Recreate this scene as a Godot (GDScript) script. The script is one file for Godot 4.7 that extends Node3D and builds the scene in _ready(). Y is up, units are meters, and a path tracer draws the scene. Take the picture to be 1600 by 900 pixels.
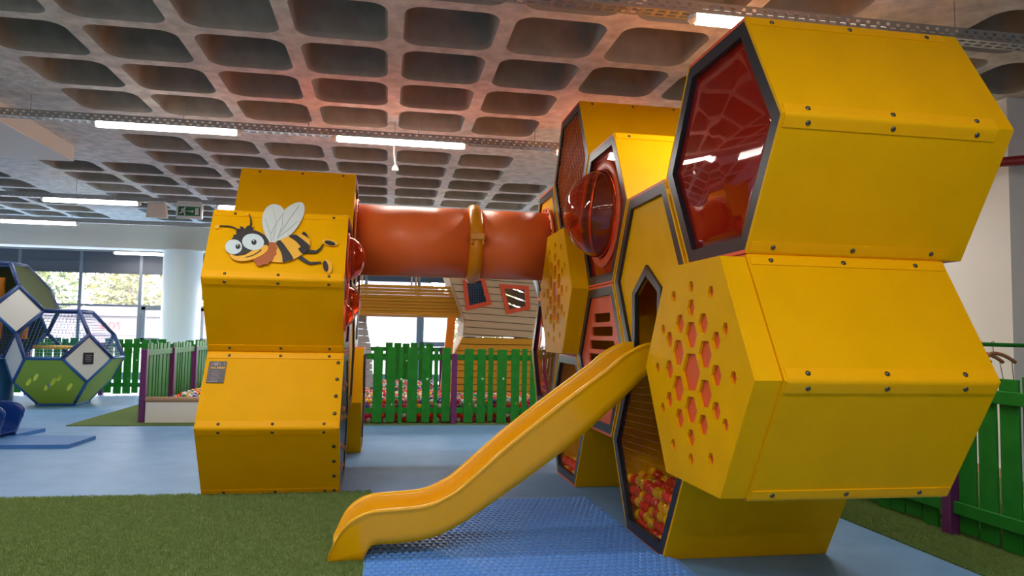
extends Node3D
# Indoor play hall: honeycomb climbing towers, slide, tunnel, fences, ball pool, waffle-slab ceiling.
# World: x right along the towers' axis, y up, z towards the camera; metres.

const H := 1.2                 # flat-to-flat height of one honeycomb cell
const S := 0.69282             # side of the hexagon
const X0 := 1.727              # honeycomb face of the large tower
const ZA := -3.625             # first column of the large tower
const DZ := 1.0683             # column spacing
const ZL := -6.76              # first column of the small tower
const XL := -1.48
const XR := -0.362
const YC := 3.92               # underside of the waffle slab

var M := {}
var used := {}
var rng := RandomNumberGenerator.new()

# ------------------------------------------------------------------ mesh building
class G:
	var st := SurfaceTool.new()
	func _init(smooth := false) -> void:
		st.begin(Mesh.PRIMITIVE_TRIANGLES)
		st.set_smooth_group(0 if smooth else -1)
	func face(p: Array, out: Vector3) -> void:
		var n := Vector3.ZERO
		for i in p.size():
			n += (p[i] as Vector3).cross(p[(i + 1) % p.size()])
		var q := p.duplicate()
		if n.dot(out) > 0.0: q.reverse()
		for i in range(1, q.size() - 1):
			st.add_vertex(q[0]); st.add_vertex(q[i]); st.add_vertex(q[i + 1])
	func box(c: Vector3, s: Vector3, b := Basis.IDENTITY, bev := 0.0) -> void:
		var h := s * 0.5
		if bev <= 0.0:
			for a in 3:
				for sg in [-1.0, 1.0]:
					var n := Vector3.ZERO; n[a] = sg
					var u := (a + 1) % 3; var v := (a + 2) % 3
					var pts := []
					for k in [[-1, -1], [1, -1], [1, 1], [-1, 1]]:
						var p := Vector3.ZERO
						p[a] = sg * h[a]; p[u] = k[0] * h[u]; p[v] = k[1] * h[v]
						pts.append(c + b * p)
					face(pts, b * n)
			return
		bev = minf(bev, minf(h.x, minf(h.y, h.z)) * 0.9)
		var i3 := h - Vector3.ONE * bev
		for a in 3:
			var u := (a + 1) % 3; var v := (a + 2) % 3
			for sg in [-1.0, 1.0]:
				var n := Vector3.ZERO; n[a] = sg
				var pts := []
				for k in [[-1, -1], [1, -1], [1, 1], [-1, 1]]:
					var p := Vector3.ZERO
					p[a] = sg * h[a]; p[u] = k[0] * i3[u]; p[v] = k[1] * i3[v]
					pts.append(c + b * p)
				face(pts, b * n)
			for k in [[-1, -1], [1, -1], [1, 1], [-1, 1]]:
				var n2 := Vector3.ZERO; n2[u] = k[0]; n2[v] = k[1]
				var e := []
				for w in [[-1, 0], [1, 0], [1, 1], [-1, 1]]:
					var p := Vector3.ZERO
					p[a] = w[0] * i3[a]
					p[u] = k[0] * (h[u] if w[1] == 0 else i3[u])
					p[v] = k[1] * (i3[v] if w[1] == 0 else h[v])
					e.append(c + b * p)
				face(e, b * n2)
		for x in [-1, 1]:
			for y in [-1, 1]:
				for z in [-1, 1]:
					var k := Vector3(x, y, z)
					face([c + b * (Vector3(h.x, i3.y, i3.z) * k), c + b * (Vector3(i3.x, h.y, i3.z) * k), c + b * (Vector3(i3.x, i3.y, h.z) * k)], b * k)
	func caps(poly: PackedVector2Array, holes: Array, cuts: Array) -> Array:
		if holes.is_empty():
			return [poly]
		var lo := INF; var hi := -INF; var yl := INF; var yh := -INF
		for p in poly:
			lo = minf(lo, p.x); hi = maxf(hi, p.x); yl = minf(yl, p.y); yh = maxf(yh, p.y)
		var c := cuts.duplicate(); c.append(lo - 0.01); c.append(hi + 0.01); c.sort()
		var out := []
		for i in c.size() - 1:
			if c[i + 1] - c[i] < 1e-5: continue
			var band := PackedVector2Array([Vector2(c[i], yl - 1), Vector2(c[i + 1], yl - 1), Vector2(c[i + 1], yh + 1), Vector2(c[i], yh + 1)])
			var pieces: Array = Geometry2D.intersect_polygons(poly, band)
			for h in holes:
				var nx := []
				for p in pieces: nx += Array(Geometry2D.clip_polygons(p, h))
				pieces = nx
			out += pieces
		return out
	func extrude(poly: PackedVector2Array, xf: Transform3D, d: float, holes := [], cuts := []) -> void:
		var n := xf.basis.z
		for pc in caps(poly, holes, cuts):
			var t := Geometry2D.triangulate_polygon(pc)
			for i in range(0, t.size(), 3):
				var a: Vector2 = pc[t[i]]; var b: Vector2 = pc[t[i + 1]]; var c: Vector2 = pc[t[i + 2]]
				face([xf * Vector3(a.x, a.y, 0), xf * Vector3(b.x, b.y, 0), xf * Vector3(c.x, c.y, 0)], -n * signf(d))
				face([xf * Vector3(a.x, a.y, d), xf * Vector3(b.x, b.y, d), xf * Vector3(c.x, c.y, d)], n * signf(d))
		sides(poly, xf, d, 1.0)
		for h in holes: sides(h, xf, d, -1.0)
	func sides(poly: PackedVector2Array, xf: Transform3D, d: float, sg: float) -> void:
		var cw := -1.0 if Geometry2D.is_polygon_clockwise(poly) else 1.0
		for i in poly.size():
			var a := poly[i]; var b := poly[(i + 1) % poly.size()]
			var e := b - a
			var o := Vector2(e.y, -e.x) * cw * sg
			face([xf * Vector3(a.x, a.y, 0), xf * Vector3(b.x, b.y, 0), xf * Vector3(b.x, b.y, d), xf * Vector3(a.x, a.y, d)], xf.basis * Vector3(o.x, o.y, 0))
	func ring_strip(a: Array, b: Array, mid: Vector3, closed := true, inward := false) -> void:
		var n := a.size()
		for i in (n if closed else n - 1):
			var j := (i + 1) % n
			var c: Vector3 = (a[i] + a[j] + b[i] + b[j]) * 0.25
			face([a[i], a[j], b[j], b[i]], (mid - c) if inward else (c - mid))
	func tube(p: Array, r: float, n := 8, closed := false, cap := true) -> void:
		var rings := []
		var up := Vector3.UP
		var m := p.size()
		for i in m:
			var d: Vector3
			if closed: d = p[(i + 1) % m] - p[(i - 1 + m) % m]
			else: d = p[mini(i + 1, m - 1)] - p[maxi(i - 1, 0)]
			d = d.normalized()
			if absf(d.dot(up)) > 0.95: up = Vector3.RIGHT if absf(d.x) < 0.9 else Vector3.BACK
			var u := (up - d * up.dot(d)).normalized()
			var w := d.cross(u)
			up = u
			var rr := []
			for k in n:
				var a := TAU * k / n
				rr.append(p[i] + (u * cos(a) + w * sin(a)) * r)
			rings.append(rr)
		for i in (m if closed else m - 1):
			var j := (i + 1) % m
			for k in n:
				var l := (k + 1) % n
				var c: Vector3 = (rings[i][k] + rings[i][l]) * 0.5
				face([rings[i][k], rings[i][l], rings[j][l], rings[j][k]], c - p[i])
		if cap and not closed:
			face(rings[0], p[0] - p[1]); face(rings[m - 1], p[m - 1] - p[m - 2])
	func lathe(prof: Array, xf: Transform3D, n := 24, ang := TAU) -> void:   # profile (radius, height) outwards-facing where the list runs upward
		var full := is_equal_approx(ang, TAU)
		var cnt := n if full else n + 1
		var rings := []
		for q in prof:
			var rr := []
			for k in cnt:
				var a := ang * k / n
				rr.append(xf * Vector3(cos(a) * q.x, q.y, sin(a) * q.x))
			rings.append(rr)
		for i in prof.size() - 1:
			var dq: Vector2 = prof[i + 1] - prof[i]
			for k in (n if full else n):
				var l := (k + 1) % cnt
				var a := ang * (k + 0.5) / n
				var o := xf.basis * Vector3(cos(a) * dq.y, -dq.x, sin(a) * dq.y)
				if prof[i].x < 1e-5:
					face([rings[i][k], rings[i + 1][l], rings[i + 1][k]], o)
				elif prof[i + 1].x < 1e-5:
					face([rings[i][k], rings[i][l], rings[i + 1][k]], o)
				else:
					face([rings[i][k], rings[i][l], rings[i + 1][l], rings[i + 1][k]], o)
	func ball(c: Vector3, r: float, n := 12) -> void:
		var pr := []
		var m := n / 2
		for i in m + 1:
			var a := -PI / 2 + PI * i / m
			pr.append(Vector2(maxf(0.0, cos(a) * r) if i > 0 and i < m else 0.0, sin(a) * r))
		lathe(pr, Transform3D(Basis.IDENTITY, c), n)
	func done() -> ArrayMesh:
		st.generate_normals()
		return st.commit()

func numbered(par: Node, called: String) -> String:
	var k := str(par.get_instance_id()) + called
	used[k] = used.get(k, -1) + 1
	return called if used[k] == 0 else "%s_%03d" % [called, used[k]]

func put(mesh: Mesh, called: String, mat: Material, par: Node = self, pos := Vector3.ZERO) -> MeshInstance3D:
	var o := MeshInstance3D.new()
	o.mesh = mesh
	o.material_override = mat
	o.name = numbered(par, called)
	o.position = pos
	o.cast_shadow = GeometryInstance3D.SHADOW_CASTING_SETTING_ON
	par.add_child(o)
	return o

func obj(g: G, called: String, mat: Material, par: Node = self, pos := Vector3.ZERO) -> MeshInstance3D:
	return put(g.done(), called, mat, par, pos)

func tag(o: Node, label: String, category := "", group := "", kind := "") -> void:
	if label: o.set_meta("label", label)
	if category: o.set_meta("category", category)
	if group: o.set_meta("group", group)
	if kind: o.set_meta("kind", kind)

func thing(called: String, label: String, category: String, at := Vector3.ZERO, group := "") -> Node3D:
	var o := Node3D.new()
	o.name = numbered(self, called)
	o.position = at
	add_child(o)
	tag(o, label, category, group)
	return o

func setting(called: String, at := Vector3.ZERO) -> Node3D:
	var o := Node3D.new()
	o.name = numbered(self, called)
	o.position = at
	add_child(o)
	o.set_meta("kind", "structure")
	return o

func struct(g: G, called: String, mat: Material) -> MeshInstance3D:
	var o := obj(g, called, mat)
	o.set_meta("kind", "structure")
	return o

# ------------------------------------------------------------------ materials
func c8(r: int, g: int, b: int, a := 255) -> Color: return Color8(r, g, b, a)

func mat(called: String, col: Color, rough := 0.5, metal := 0.0) -> StandardMaterial3D:
	var m := StandardMaterial3D.new()
	m.resource_name = called
	m.albedo_color = col
	m.roughness = rough
	m.metallic = metal
	M[called] = m
	return m

func noise_tex(freq: float, lo: Color, hi: Color, sd := 1, size := 512, oct := 5) -> NoiseTexture2D:
	var n := FastNoiseLite.new()
	n.seed = sd
	n.frequency = freq
	n.fractal_octaves = oct
	var t := NoiseTexture2D.new()
	t.width = size; t.height = size
	t.seamless = true
	t.noise = n
	var gr := Gradient.new()
	gr.set_color(0, lo); gr.set_color(1, hi)
	t.color_ramp = gr
	return t

func noise_normal(freq: float, strength: float, sd := 1, size := 512) -> NoiseTexture2D:
	var n := FastNoiseLite.new()
	n.seed = sd
	n.frequency = freq
	n.fractal_octaves = 4
	var t := NoiseTexture2D.new()
	t.width = size; t.height = size
	t.seamless = true
	t.as_normal_map = true
	t.bump_strength = strength
	t.noise = n
	return t

func textured(m: StandardMaterial3D, tex: Texture2D, per_metre: float, nrm: Texture2D = null, ns := 1.0) -> void:
	m.albedo_texture = tex
	if nrm:
		m.normal_enabled = true
		m.normal_texture = nrm
		m.normal_scale = ns
	m.uv1_triplanar = true
	m.uv1_world_triplanar = true
	m.uv1_scale = Vector3.ONE * per_metre

func acrylic(called: String, col: Color, ior_scale := 0.05, rough := 0.03, body := 0.0) -> StandardMaterial3D:
	var m := mat(called, Color(col.r, col.g, col.b, body), rough)
	m.transparency = BaseMaterial3D.TRANSPARENCY_ALPHA
	m.refraction_enabled = true
	m.refraction_scale = ior_scale
	return m

func make_materials() -> void:
	var y := mat("yellow panel", c8(244, 178, 0), 0.45)
	y.metallic_specular = 0.18
	textured(y, noise_tex(0.012, c8(243, 243, 243), Color.WHITE, 3, 512, 3), 0.4)
	mat("yellow trim", c8(246, 176, 0), 0.4).metallic_specular = 0.25
	mat("slide plastic", c8(246, 180, 4), 0.2)
	mat("orange panel", c8(234, 92, 48), 0.42)
	mat("tunnel plastic", c8(252, 124, 58), 0.4)
	mat("yellow plastic", c8(232, 150, 16), 0.3)
	mat("dark frame", c8(46, 48, 54), 0.34, 0.3)
	mat("bolt steel", c8(96, 88, 78), 0.35, 0.8)
	acrylic("red acrylic", c8(206, 46, 24), 0.05, 0.03, 0.4)
	acrylic("dome acrylic", c8(255, 146, 88), 0.05, 0.03, 0.05)
	mat("red glazing", c8(118, 26, 14), 0.05)
	mat("net cord", c8(168, 92, 48), 0.6)
	mat("white net", c8(205, 210, 208), 0.6)
	mat("ball red", c8(246, 62, 16), 0.15)
	mat("ball yellow", c8(255, 188, 0), 0.15)
	mat("ball white", c8(235, 230, 225), 0.3)
	mat("ball pink", c8(225, 40, 90), 0.3)
	mat("ball green", c8(20, 140, 90), 0.3)
	mat("ball blue", c8(60, 60, 150), 0.3)
	var f := mat("floor rubber", Color.WHITE, 0.55)
	textured(f, noise_tex(0.02, c8(104, 148, 196), c8(120, 165, 212), 5, 512, 5), 0.22)
	var t := mat("turf base", Color.WHITE, 0.95)
	textured(t, noise_tex(0.05, c8(84, 108, 48), c8(124, 150, 78), 7, 512, 5), 0.9, noise_normal(0.2, 6.0, 8), 1.0)
	mat("turf blade", c8(122, 146, 76), 0.8)
	mat("turf blade pale", c8(150, 170, 108), 0.8)
	mat("mat blue", c8(98, 158, 238), 0.36)
	mat("play mat", c8(70, 124, 190), 0.6)
	var c := mat("concrete", Color.WHITE, 0.85)
	textured(c, noise_tex(0.018, c8(198, 186, 174), c8(246, 234, 222), 11, 512, 6), 0.5, noise_normal(0.05, 3.0, 12), 0.6)
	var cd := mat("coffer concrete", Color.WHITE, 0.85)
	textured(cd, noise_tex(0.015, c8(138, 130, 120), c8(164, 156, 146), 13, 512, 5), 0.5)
	mat("plaster", c8(240, 224, 208), 0.8)
	mat("white wall", c8(246, 243, 241), 0.8)
	mat("grey wall", c8(182, 172, 164), 0.85)
	mat("column paint", c8(246, 244, 238), 0.55)
	mat("aluminium", c8(112, 118, 124), 0.4, 0.3)
	mat("blind", c8(78, 80, 86), 0.8)
	mat("tray steel", c8(168, 168, 166), 0.35, 0.6)
	mat("lamp body", c8(232, 232, 228), 0.4)
	var le := mat("lamp diffuser", c8(250, 250, 250), 0.4)
	le.emission_enabled = true
	le.emission = Color(1.0, 0.985, 0.96)
	le.emission_energy_multiplier = 10.0
	var gl := mat("window glass", c8(225, 235, 240, 20), 0.02)
	gl.transparency = BaseMaterial3D.TRANSPARENCY_ALPHA
	var fg := mat("fence green", Color.WHITE, 0.5)
	fg.metallic_specular = 0.35
	textured(fg, noise_tex(0.03, c8(28, 118, 34), c8(40, 134, 44), 17, 256, 4), 0.8)
	mat("fence purple", c8(104, 42, 100), 0.4)
	mat("dot orange", c8(236, 140, 30), 0.4)
	mat("dot pale", c8(214, 232, 190), 0.4)
	mat("board white", c8(222, 218, 210), 0.6)
	mat("tan padding", c8(190, 150, 112), 0.5)
	mat("house white", c8(190, 170, 142), 0.7)
	mat("house blue", c8(190, 206, 214), 0.7)
	mat("house yellow", c8(204, 150, 24), 0.6)
	mat("house orange", c8(214, 74, 34), 0.5)
	mat("post orange", c8(236, 138, 20), 0.4)
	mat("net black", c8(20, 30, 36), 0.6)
	mat("climb blue", c8(44, 98, 160), 0.4)
	mat("climb green", c8(168, 194, 64), 0.5)
	mat("olive panel", c8(58, 68, 30), 0.8)
	mat("climb navy", c8(36, 62, 116), 0.45)
	mat("house dark", c8(92, 78, 64), 0.8)
	mat("climb white", c8(222, 222, 216), 0.5)
	mat("slide blue", c8(22, 58, 132), 0.2)
	mat("sign black", c8(38, 36, 44), 0.4)
	mat("sign gold", c8(240, 190, 70), 0.5)
	mat("sign white", c8(214, 208, 206), 0.5)
	mat("sign lilac", c8(170, 150, 170), 0.5)
	mat("exit green", c8(14, 104, 62), 0.4)
	mat("bee black", c8(42, 38, 40), 0.5)
	mat("bee orange", c8(240, 178, 48), 0.5)
	mat("bee brown", c8(176, 92, 40), 0.6)
	mat("bee wing", c8(206, 214, 210), 0.5)
	mat("bee vein", c8(176, 186, 184), 0.5)
	mat("bee eye", c8(206, 222, 226), 0.4)
	mat("red pipe", c8(142, 26, 34), 0.4)
	mat("wood", c8(178, 120, 84), 0.5)
	mat("wire", c8(70, 66, 62), 0.4, 0.6)
	mat("hook board", c8(58, 54, 50), 0.7)
	mat("leaf", c8(92, 104, 56), 0.8)
	mat("leaf light", c8(112, 108, 60), 0.8)
	mat("bark", c8(96, 78, 62), 0.9)
	mat("roof", c8(86, 76, 90), 0.8)
	mat("render", c8(104, 96, 98), 0.8)
	mat("sign red", c8(128, 50, 48), 0.6)
	mat("paving", c8(88, 86, 84), 0.9)
	for k in ["leaf", "leaf light"]:
		M[k].backlight_enabled = true
		M[k].backlight = Color(0.06, 0.06, 0.02)

# ------------------------------------------------------------------ shapes
func hexpts(h: float) -> PackedVector2Array:      # half height between the flats; u along z, v up
	var s := h * 2.0 / sqrt(3.0)
	return PackedVector2Array([Vector2(s, 0), Vector2(s / 2, h), Vector2(-s / 2, h), Vector2(-s, 0), Vector2(-s / 2, -h), Vector2(s / 2, -h)])

func moved(p: PackedVector2Array, d: Vector2, k := 1.0) -> PackedVector2Array:
	var o := PackedVector2Array()
	for q in p: o.append(q * k + d)
	return o

func rounded(w: float, h: float, r: float, n := 4, c := Vector2.ZERO) -> PackedVector2Array:
	var o := PackedVector2Array()
	for i in 4:
		var cx := (w - r) * (1.0 if i == 0 or i == 3 else -1.0)
		var cy := (h - r) * (1.0 if i < 2 else -1.0)
		for k in n + 1:
			var a := PI / 2 * (i + float(k) / n)
			o.append(c + Vector2(cx + cos(a) * r, cy + sin(a) * r))
	return o

func circle(r: float, n := 24, c := Vector2.ZERO, ry := -1.0, rot := 0.0) -> PackedVector2Array:
	var o := PackedVector2Array()
	for i in n:
		var a := TAU * i / n
		o.append(c + Vector2(cos(a) * r, sin(a) * (r if ry < 0 else ry)).rotated(rot))
	return o

func yz(x: float, y: float, z: float, sg := 1.0) -> Transform3D:   # plane facing -x*sg; extrusion runs to +x*sg
	return Transform3D(Basis(Vector3(0, 0, 1), Vector3(0, 1, 0), Vector3(sg, 0, 0)), Vector3(x, y, z))

func net(par: Node, poly: PackedVector2Array, xf: Transform3D, du: float, dv: float, r: float, m: Material, tilt := 0.0, sag := 0.0) -> void:
	var g := G.new()
	var lo := Vector2(INF, INF); var hi := -lo
	for p in poly: lo = lo.min(p); hi = hi.max(p)
	var lines := []
	var u := lo.x - 1.0
	while u < hi.x + 1.0:
		lines.append(PackedVector2Array([Vector2(u - tilt * 0.5, lo.y - 0.5), Vector2(u + tilt * 0.5, hi.y + 0.5)])); u += du
	var w := lo.y - 1.0
	while w < hi.y + 1.0:
		lines.append(PackedVector2Array([Vector2(lo.x - 0.5, w - tilt * 0.6 - sag), Vector2(hi.x + 0.5, w + tilt * 0.6 + sag)])); w += dv
	for l in lines:
		for seg in Geometry2D.intersect_polyline_with_polygon(l, poly):
			g.tube([xf * Vector3(seg[0].x, seg[0].y, 0), xf * Vector3(seg[1].x, seg[1].y, 0)], r, 3, false, false)
	var o := obj(g, "net", m, par)
	o.set_meta("kind", "stuff")

var bolt_mesh: Mesh
func bolt(par: Node, at: Vector3, n: Vector3, k := 1.0) -> void:
	if bolt_mesh == null:
		var g := G.new(true)
		g.lathe([Vector2(0.013, -0.004), Vector2(0.013, 0.002), Vector2(0.009, 0.006), Vector2(0.0, 0.0075)], Transform3D.IDENTITY, 10)
		bolt_mesh = g.done()
	var o := put(bolt_mesh, "bolt", M["bolt steel"], par, at)
	var t := n.cross(Vector3.RIGHT).normalized()
	o.basis = Basis(t, n, t.cross(n)).scaled(Vector3.ONE * k)

# star pattern of hexagonal holes, six-fold: [ring radius, half height of the hole, turned by half a step]
func star_holes(k: float) -> Array:
	var out := [moved(hexpts(0.098 * k), Vector2.ZERO)]
	for i in 6:
		var a := PI / 2 + i * PI / 3
		var b := a + PI / 6
		var d := Vector2(cos(a), sin(a)); var e := Vector2(cos(b), sin(b))
		out.append(moved(hexpts(0.068 * k), d * 0.198 * k))
		out.append(moved(hexpts(0.042 * k), d * 0.343 * k))
		out.append(moved(hexpts(0.029 * k), d * 0.455 * k))
		out.append(moved(hexpts(0.050 * k), e * 0.298 * k))
		out.append(moved(hexpts(0.029 * k), e * 0.478 * k))
	return out

# one honeycomb cell; body runs from x = 0 to sg * len in the cell's own space, v measured from its underside
func cell(label: String, yb: float, zc: float, xf0: float, length: float, sg: float, kind: String, trims := [], group := "") -> Node3D:
	var t := thing("honeycomb_cell", label, "play cell", Vector3(xf0, yb * H, zc), group)
	var h := H / 2 - 0.003
	var outer := hexpts(h); var inner := hexpts(h - 0.018)
	var names := ["side_panel", "side_panel", "side_panel", "side_panel", "side_panel", "side_panel"]
	for k in 6:
		var g := G.new()
		var j := (k + 1) % 6
		g.extrude(PackedVector2Array([outer[k], outer[j], inner[j], inner[k]]), yz(0, H / 2, 0, sg), length)
		obj(g, names[k], M["orange panel"] if k == 1 or k == 4 else M["yellow panel"], t)
	# back wall
	var gb := G.new()
	gb.extrude(inner, yz(sg * (length - 0.03), H / 2, 0, sg), 0.02)
	obj(gb, "back_panel", M["yellow panel"], t)
	# frame round the open end
	var gf := G.new()
	gf.extrude(hexpts(h - 0.0185), yz(0.0, H / 2, 0, sg), 0.04, [hexpts(h - 0.085)], [0.0])
	obj(gf, "end_frame", M["dark frame"], t)
	# angle strips over the folds, three bolts on each flank
	for k in trims:
		var p: Vector2 = outer[k]
		var d1 := (outer[(k + 1) % 6] - p).normalized(); var d2 := (outer[(k + 5) % 6] - p).normalized()
		var n1 := Vector2(d1.y, -d1.x); if n1.dot(p) < 0: n1 = -n1
		var n2 := Vector2(d2.y, -d2.x); if n2.dot(p) < 0: n2 = -n2
		var th := 0.005
		var w := 0.062
		var o := PackedVector2Array([p + d1 * w, p + d1 * w + n1 * th])
		var ctrl := p + (n1 + n2).normalized() * th / maxf(0.3, (n1 + n2).length() * 0.5)
		var b0 := p + d1 * 0.018 + n1 * th; var b1 := p + d2 * 0.018 + n2 * th
		for q in 6:
			var f := q / 5.0
			o.append(b0.lerp(ctrl, f).lerp(ctrl.lerp(b1, f), f))
		o.append(p + d2 * w + n2 * th); o.append(p + d2 * w); o.append(p)
		var g := G.new()
		g.extrude(o, yz(sg * 0.012, H / 2, 0, sg), minf(length - 0.024, 1.1))
		var tr := obj(g, "edge_strip", M["yellow trim"], t)
		for f in [[d1, n1], [d2, n2]]:
			if absf(f[0].y) < 0.1: continue
			for x in [0.11, 0.47, 0.84]:
				var q2: Vector2 = p + f[0] * 0.036 + f[1] * th
				bolt(tr, Vector3(sg * length * x, H / 2 + q2.y, q2.x), Vector3(0, f[1].y, f[1].x))
	match kind:
		"pane":
			bowed_pane(t, h - 0.08, sg, 0.03)
		"dome":
			var pl := G.new()
			pl.extrude(hexpts(h - 0.084), yz(sg * 0.028, H / 2, 0, sg), 0.008, [circle(0.37, 36)], [0.0])
			obj(pl, "pane", M["red acrylic"], t)
			dome(t, Vector3(sg * 0.028, H / 2, 0), 0.37, 0.33, sg, 0.45)
		"net", "netpane":
			if kind == "netpane":
				var pl := G.new()
				pl.extrude(hexpts(h - 0.084), yz(sg * 0.034, H / 2, 0, sg), 0.006)
				obj(pl, "pane", M["red acrylic"], t)
				net(t, hexpts(h - 0.084), yz(sg * 0.02, H / 2, 0, sg), 0.062, 0.062, 0.004, M["post orange"], 0.5)
			else:
				net(t, hexpts(h - 0.084), yz(sg * 0.028, H / 2, 0, sg), 0.036, 0.05, 0.001, M["net cord"], 0.0, 0.05)
		"arch":
			var hw := 0.215; var b := -h + 0.1
			var ho := PackedVector2Array([Vector2(hw, b), Vector2(hw, -0.125), Vector2(0, 0.0), Vector2(-hw, -0.125), Vector2(-hw, b)])
			ho = PackedVector2Array([Vector2(hw, b), Vector2(hw, -0.12), Vector2(0, 0.0), Vector2(-hw, -0.12), Vector2(-hw, b)])
			var pl := G.new()
			pl.extrude(hexpts(h - 0.084), yz(sg * 0.024, H / 2, 0, sg), 0.014, [ho], [0.0])
			obj(pl, "front_panel", M["yellow panel"], t)
			var fo := PackedVector2Array([Vector2(hw + 0.06, b), Vector2(hw + 0.06, -0.10), Vector2(0, 0.075), Vector2(-hw - 0.06, -0.10), Vector2(-hw - 0.06, b)])
			var fi := PackedVector2Array([Vector2(hw, b + 0.001), Vector2(hw, -0.12), Vector2(0, 0.0), Vector2(-hw, -0.12), Vector2(-hw, b + 0.001)])
			var fr := G.new()
			fr.extrude(fo, yz(sg * 0.004, H / 2, 0, sg), 0.035, [fi], [0.0])
			obj(fr, "doorway_frame", M["dark frame"], t)
		"slots":
			var hs := []
			var ws := [0.232, 0.30, 0.345, 0.375, 0.345]
			for i in 5:
				hs.append(rounded(ws[i], 0.038, 0.03, 3, Vector2(0, 0.335 - 0.113 * i)))
			var pl := G.new()
			pl.extrude(hexpts(h - 0.084), yz(sg * 0.02, H / 2, 0, sg), 0.018, hs, [0.0])
			obj(pl, "slotted_panel", M["orange panel"], t)
		"star":
			var bh := h - 0.012
			var bx := 0.135
			var hl := star_holes(1.0)
			var cuts := []
			for q in hl:
				cuts.append(snappedf((q[0].x + q[3].x) / 2, 0.001))
			var pl := G.new()
			pl.extrude(hexpts(bh), yz(-sg * bx, H / 2, 0, sg), 0.016, hl, cuts)
			obj(pl, "pierced_panel", M["yellow panel"], t)
			var bo := hexpts(bh); var bi := hexpts(bh - 0.02)
			for k in 6:
				var j := (k + 1) % 6
				var g := G.new()
				g.extrude(PackedVector2Array([bo[k], bo[j], bi[j], bi[k]]), yz(-sg * (bx - 0.0165), H / 2, 0, sg), bx - 0.018)
				obj(g, "box_side", M["yellow panel"], t)
			var bk := G.new()
			bk.extrude(hexpts(bh - 0.021), yz(-sg * (bx - 0.0175), H / 2, 0, sg), 0.012)
			obj(bk, "backing_board", M["orange panel"], t)
		"tunnel":
			var pl := G.new()
			pl.extrude(hexpts(h - 0.084), yz(sg * 0.024, H / 2, 0, sg), 0.014, [circle(0.36, 36, Vector2(0, -0.03))], [0.0])
			obj(pl, "front_panel", M["yellow panel"], t)
		"solid":
			var pl := G.new()
			pl.extrude(hexpts(h - 0.084), yz(sg * 0.024, H / 2, 0, sg), 0.014)
			obj(pl, "front_panel", M["yellow panel"], t)
		"board":
			var pl := G.new()
			pl.extrude(hexpts(h - 0.084), yz(sg * 0.012, H / 2, 0, sg), 0.02)
			var bd := obj(pl, "climbing_board", M["sign black"], t)
			for q in [[-0.2, -0.3], [0.1, -0.4], [0.3, -0.2], [0.45, 0.05], [0.2, 0.1], [-0.1, 0.0], [0.35, -0.38], [0.0, 0.3], [0.3, 0.28]]:
				var hg := G.new(true)
				hg.ball(Vector3(sg * 0.01, H / 2 + q[1], q[0]), 0.03, 8)
				obj(hg, "climbing_hold", M["wood"], bd)
		"domes":
			var pl := G.new()
			pl.extrude(hexpts(h - 0.084), yz(sg * 0.02, H / 2, 0, sg), 0.014)
			obj(pl, "front_panel", M["orange panel"], t)
			for q in [[0.21, 0.235, 0.19], [0.08, -0.155, 0.15], [0.46, -0.28, 0.1]]:
				dome(t, Vector3(0.0, H / 2 + q[1], q[0]), q[2], q[2] * 0.8, sg, q[2] + 0.035)
	return t

func bowed_pane(t: Node, h: float, sg: float, bulge: float) -> void:
	var g := G.new(true)
	var b := hexpts(h)
	var n := 8
	var per := 6
	var front := []; var back := []
	for r in n + 1:
		var f := float(r) / n
		var a := []; var c := []
		for k in 6:
			for q in per:
				var p: Vector2 = b[k].lerp(b[(k + 1) % 6], float(q) / per) * f
				var x := 0.03 - bulge * (1.0 - f * f)
				a.append(Vector3(sg * x, H / 2 + p.y, p.x)); c.append(Vector3(sg * (x + 0.006), H / 2 + p.y, p.x))
		front.append(a); back.append(c)
	for r in n:
		for k in 36:
			var l := (k + 1) % 36
			if r == 0:
				g.face([front[0][k], front[1][k], front[1][l]], Vector3(-sg, 0, 0))
				g.face([back[0][k], back[1][k], back[1][l]], Vector3(sg, 0, 0))
			else:
				g.face([front[r][k], front[r + 1][k], front[r + 1][l], front[r][l]], Vector3(-sg, 0, 0))
				g.face([back[r][k], back[r + 1][k], back[r + 1][l], back[r][l]], Vector3(sg, 0, 0))
	for k in 36:
		var l := (k + 1) % 36
		var c: Vector3 = front[n][k] - Vector3(0, H / 2, 0)
		g.face([front[n][k], front[n][l], back[n][l], back[n][k]], Vector3(0, c.y, c.z))
	obj(g, "pane", M["red acrylic"], t)

func dome(t: Node, at: Vector3, r: float, depth: float, sg: float, flange: float) -> void:
	# xf: lathe axis (local y) points out of the face
	var xf := Transform3D(Basis(Vector3(0, 0, 1), Vector3(-sg, 0, 0), Vector3(0, -1, 0)), at)
	var g := G.new(true)
	var pr := []
	for i in 13:
		var a := PI / 2 * i / 12.0
		pr.append(Vector2(cos(a) * r if i < 12 else 0.0, sin(a) * depth))
	var pi := []
	for i in 13:
		var a := PI / 2 * (12 - i) / 12.0
		pi.append(Vector2(cos(a) * (r - 0.005) if i > 0 else 0.0, sin(a) * (depth - 0.005)))
	g.lathe(pr, xf, 36)
	g.lathe(pi, xf, 36)
	g.lathe([pi[12], pr[0]], xf, 36)
	obj(g, "bubble_window", M["dome acrylic"], t)
	var f := G.new(true)
	f.lathe([Vector2(r + 0.001, -0.004), Vector2(r + 0.001, 0.012), Vector2(r + 0.008, 0.016), Vector2(flange - 0.006, 0.014), Vector2(flange, 0.008), Vector2(flange, -0.004), Vector2(r + 0.001, -0.004)], xf, 40)
	obj(f, "flange_ring", M["orange panel"], t)

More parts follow.
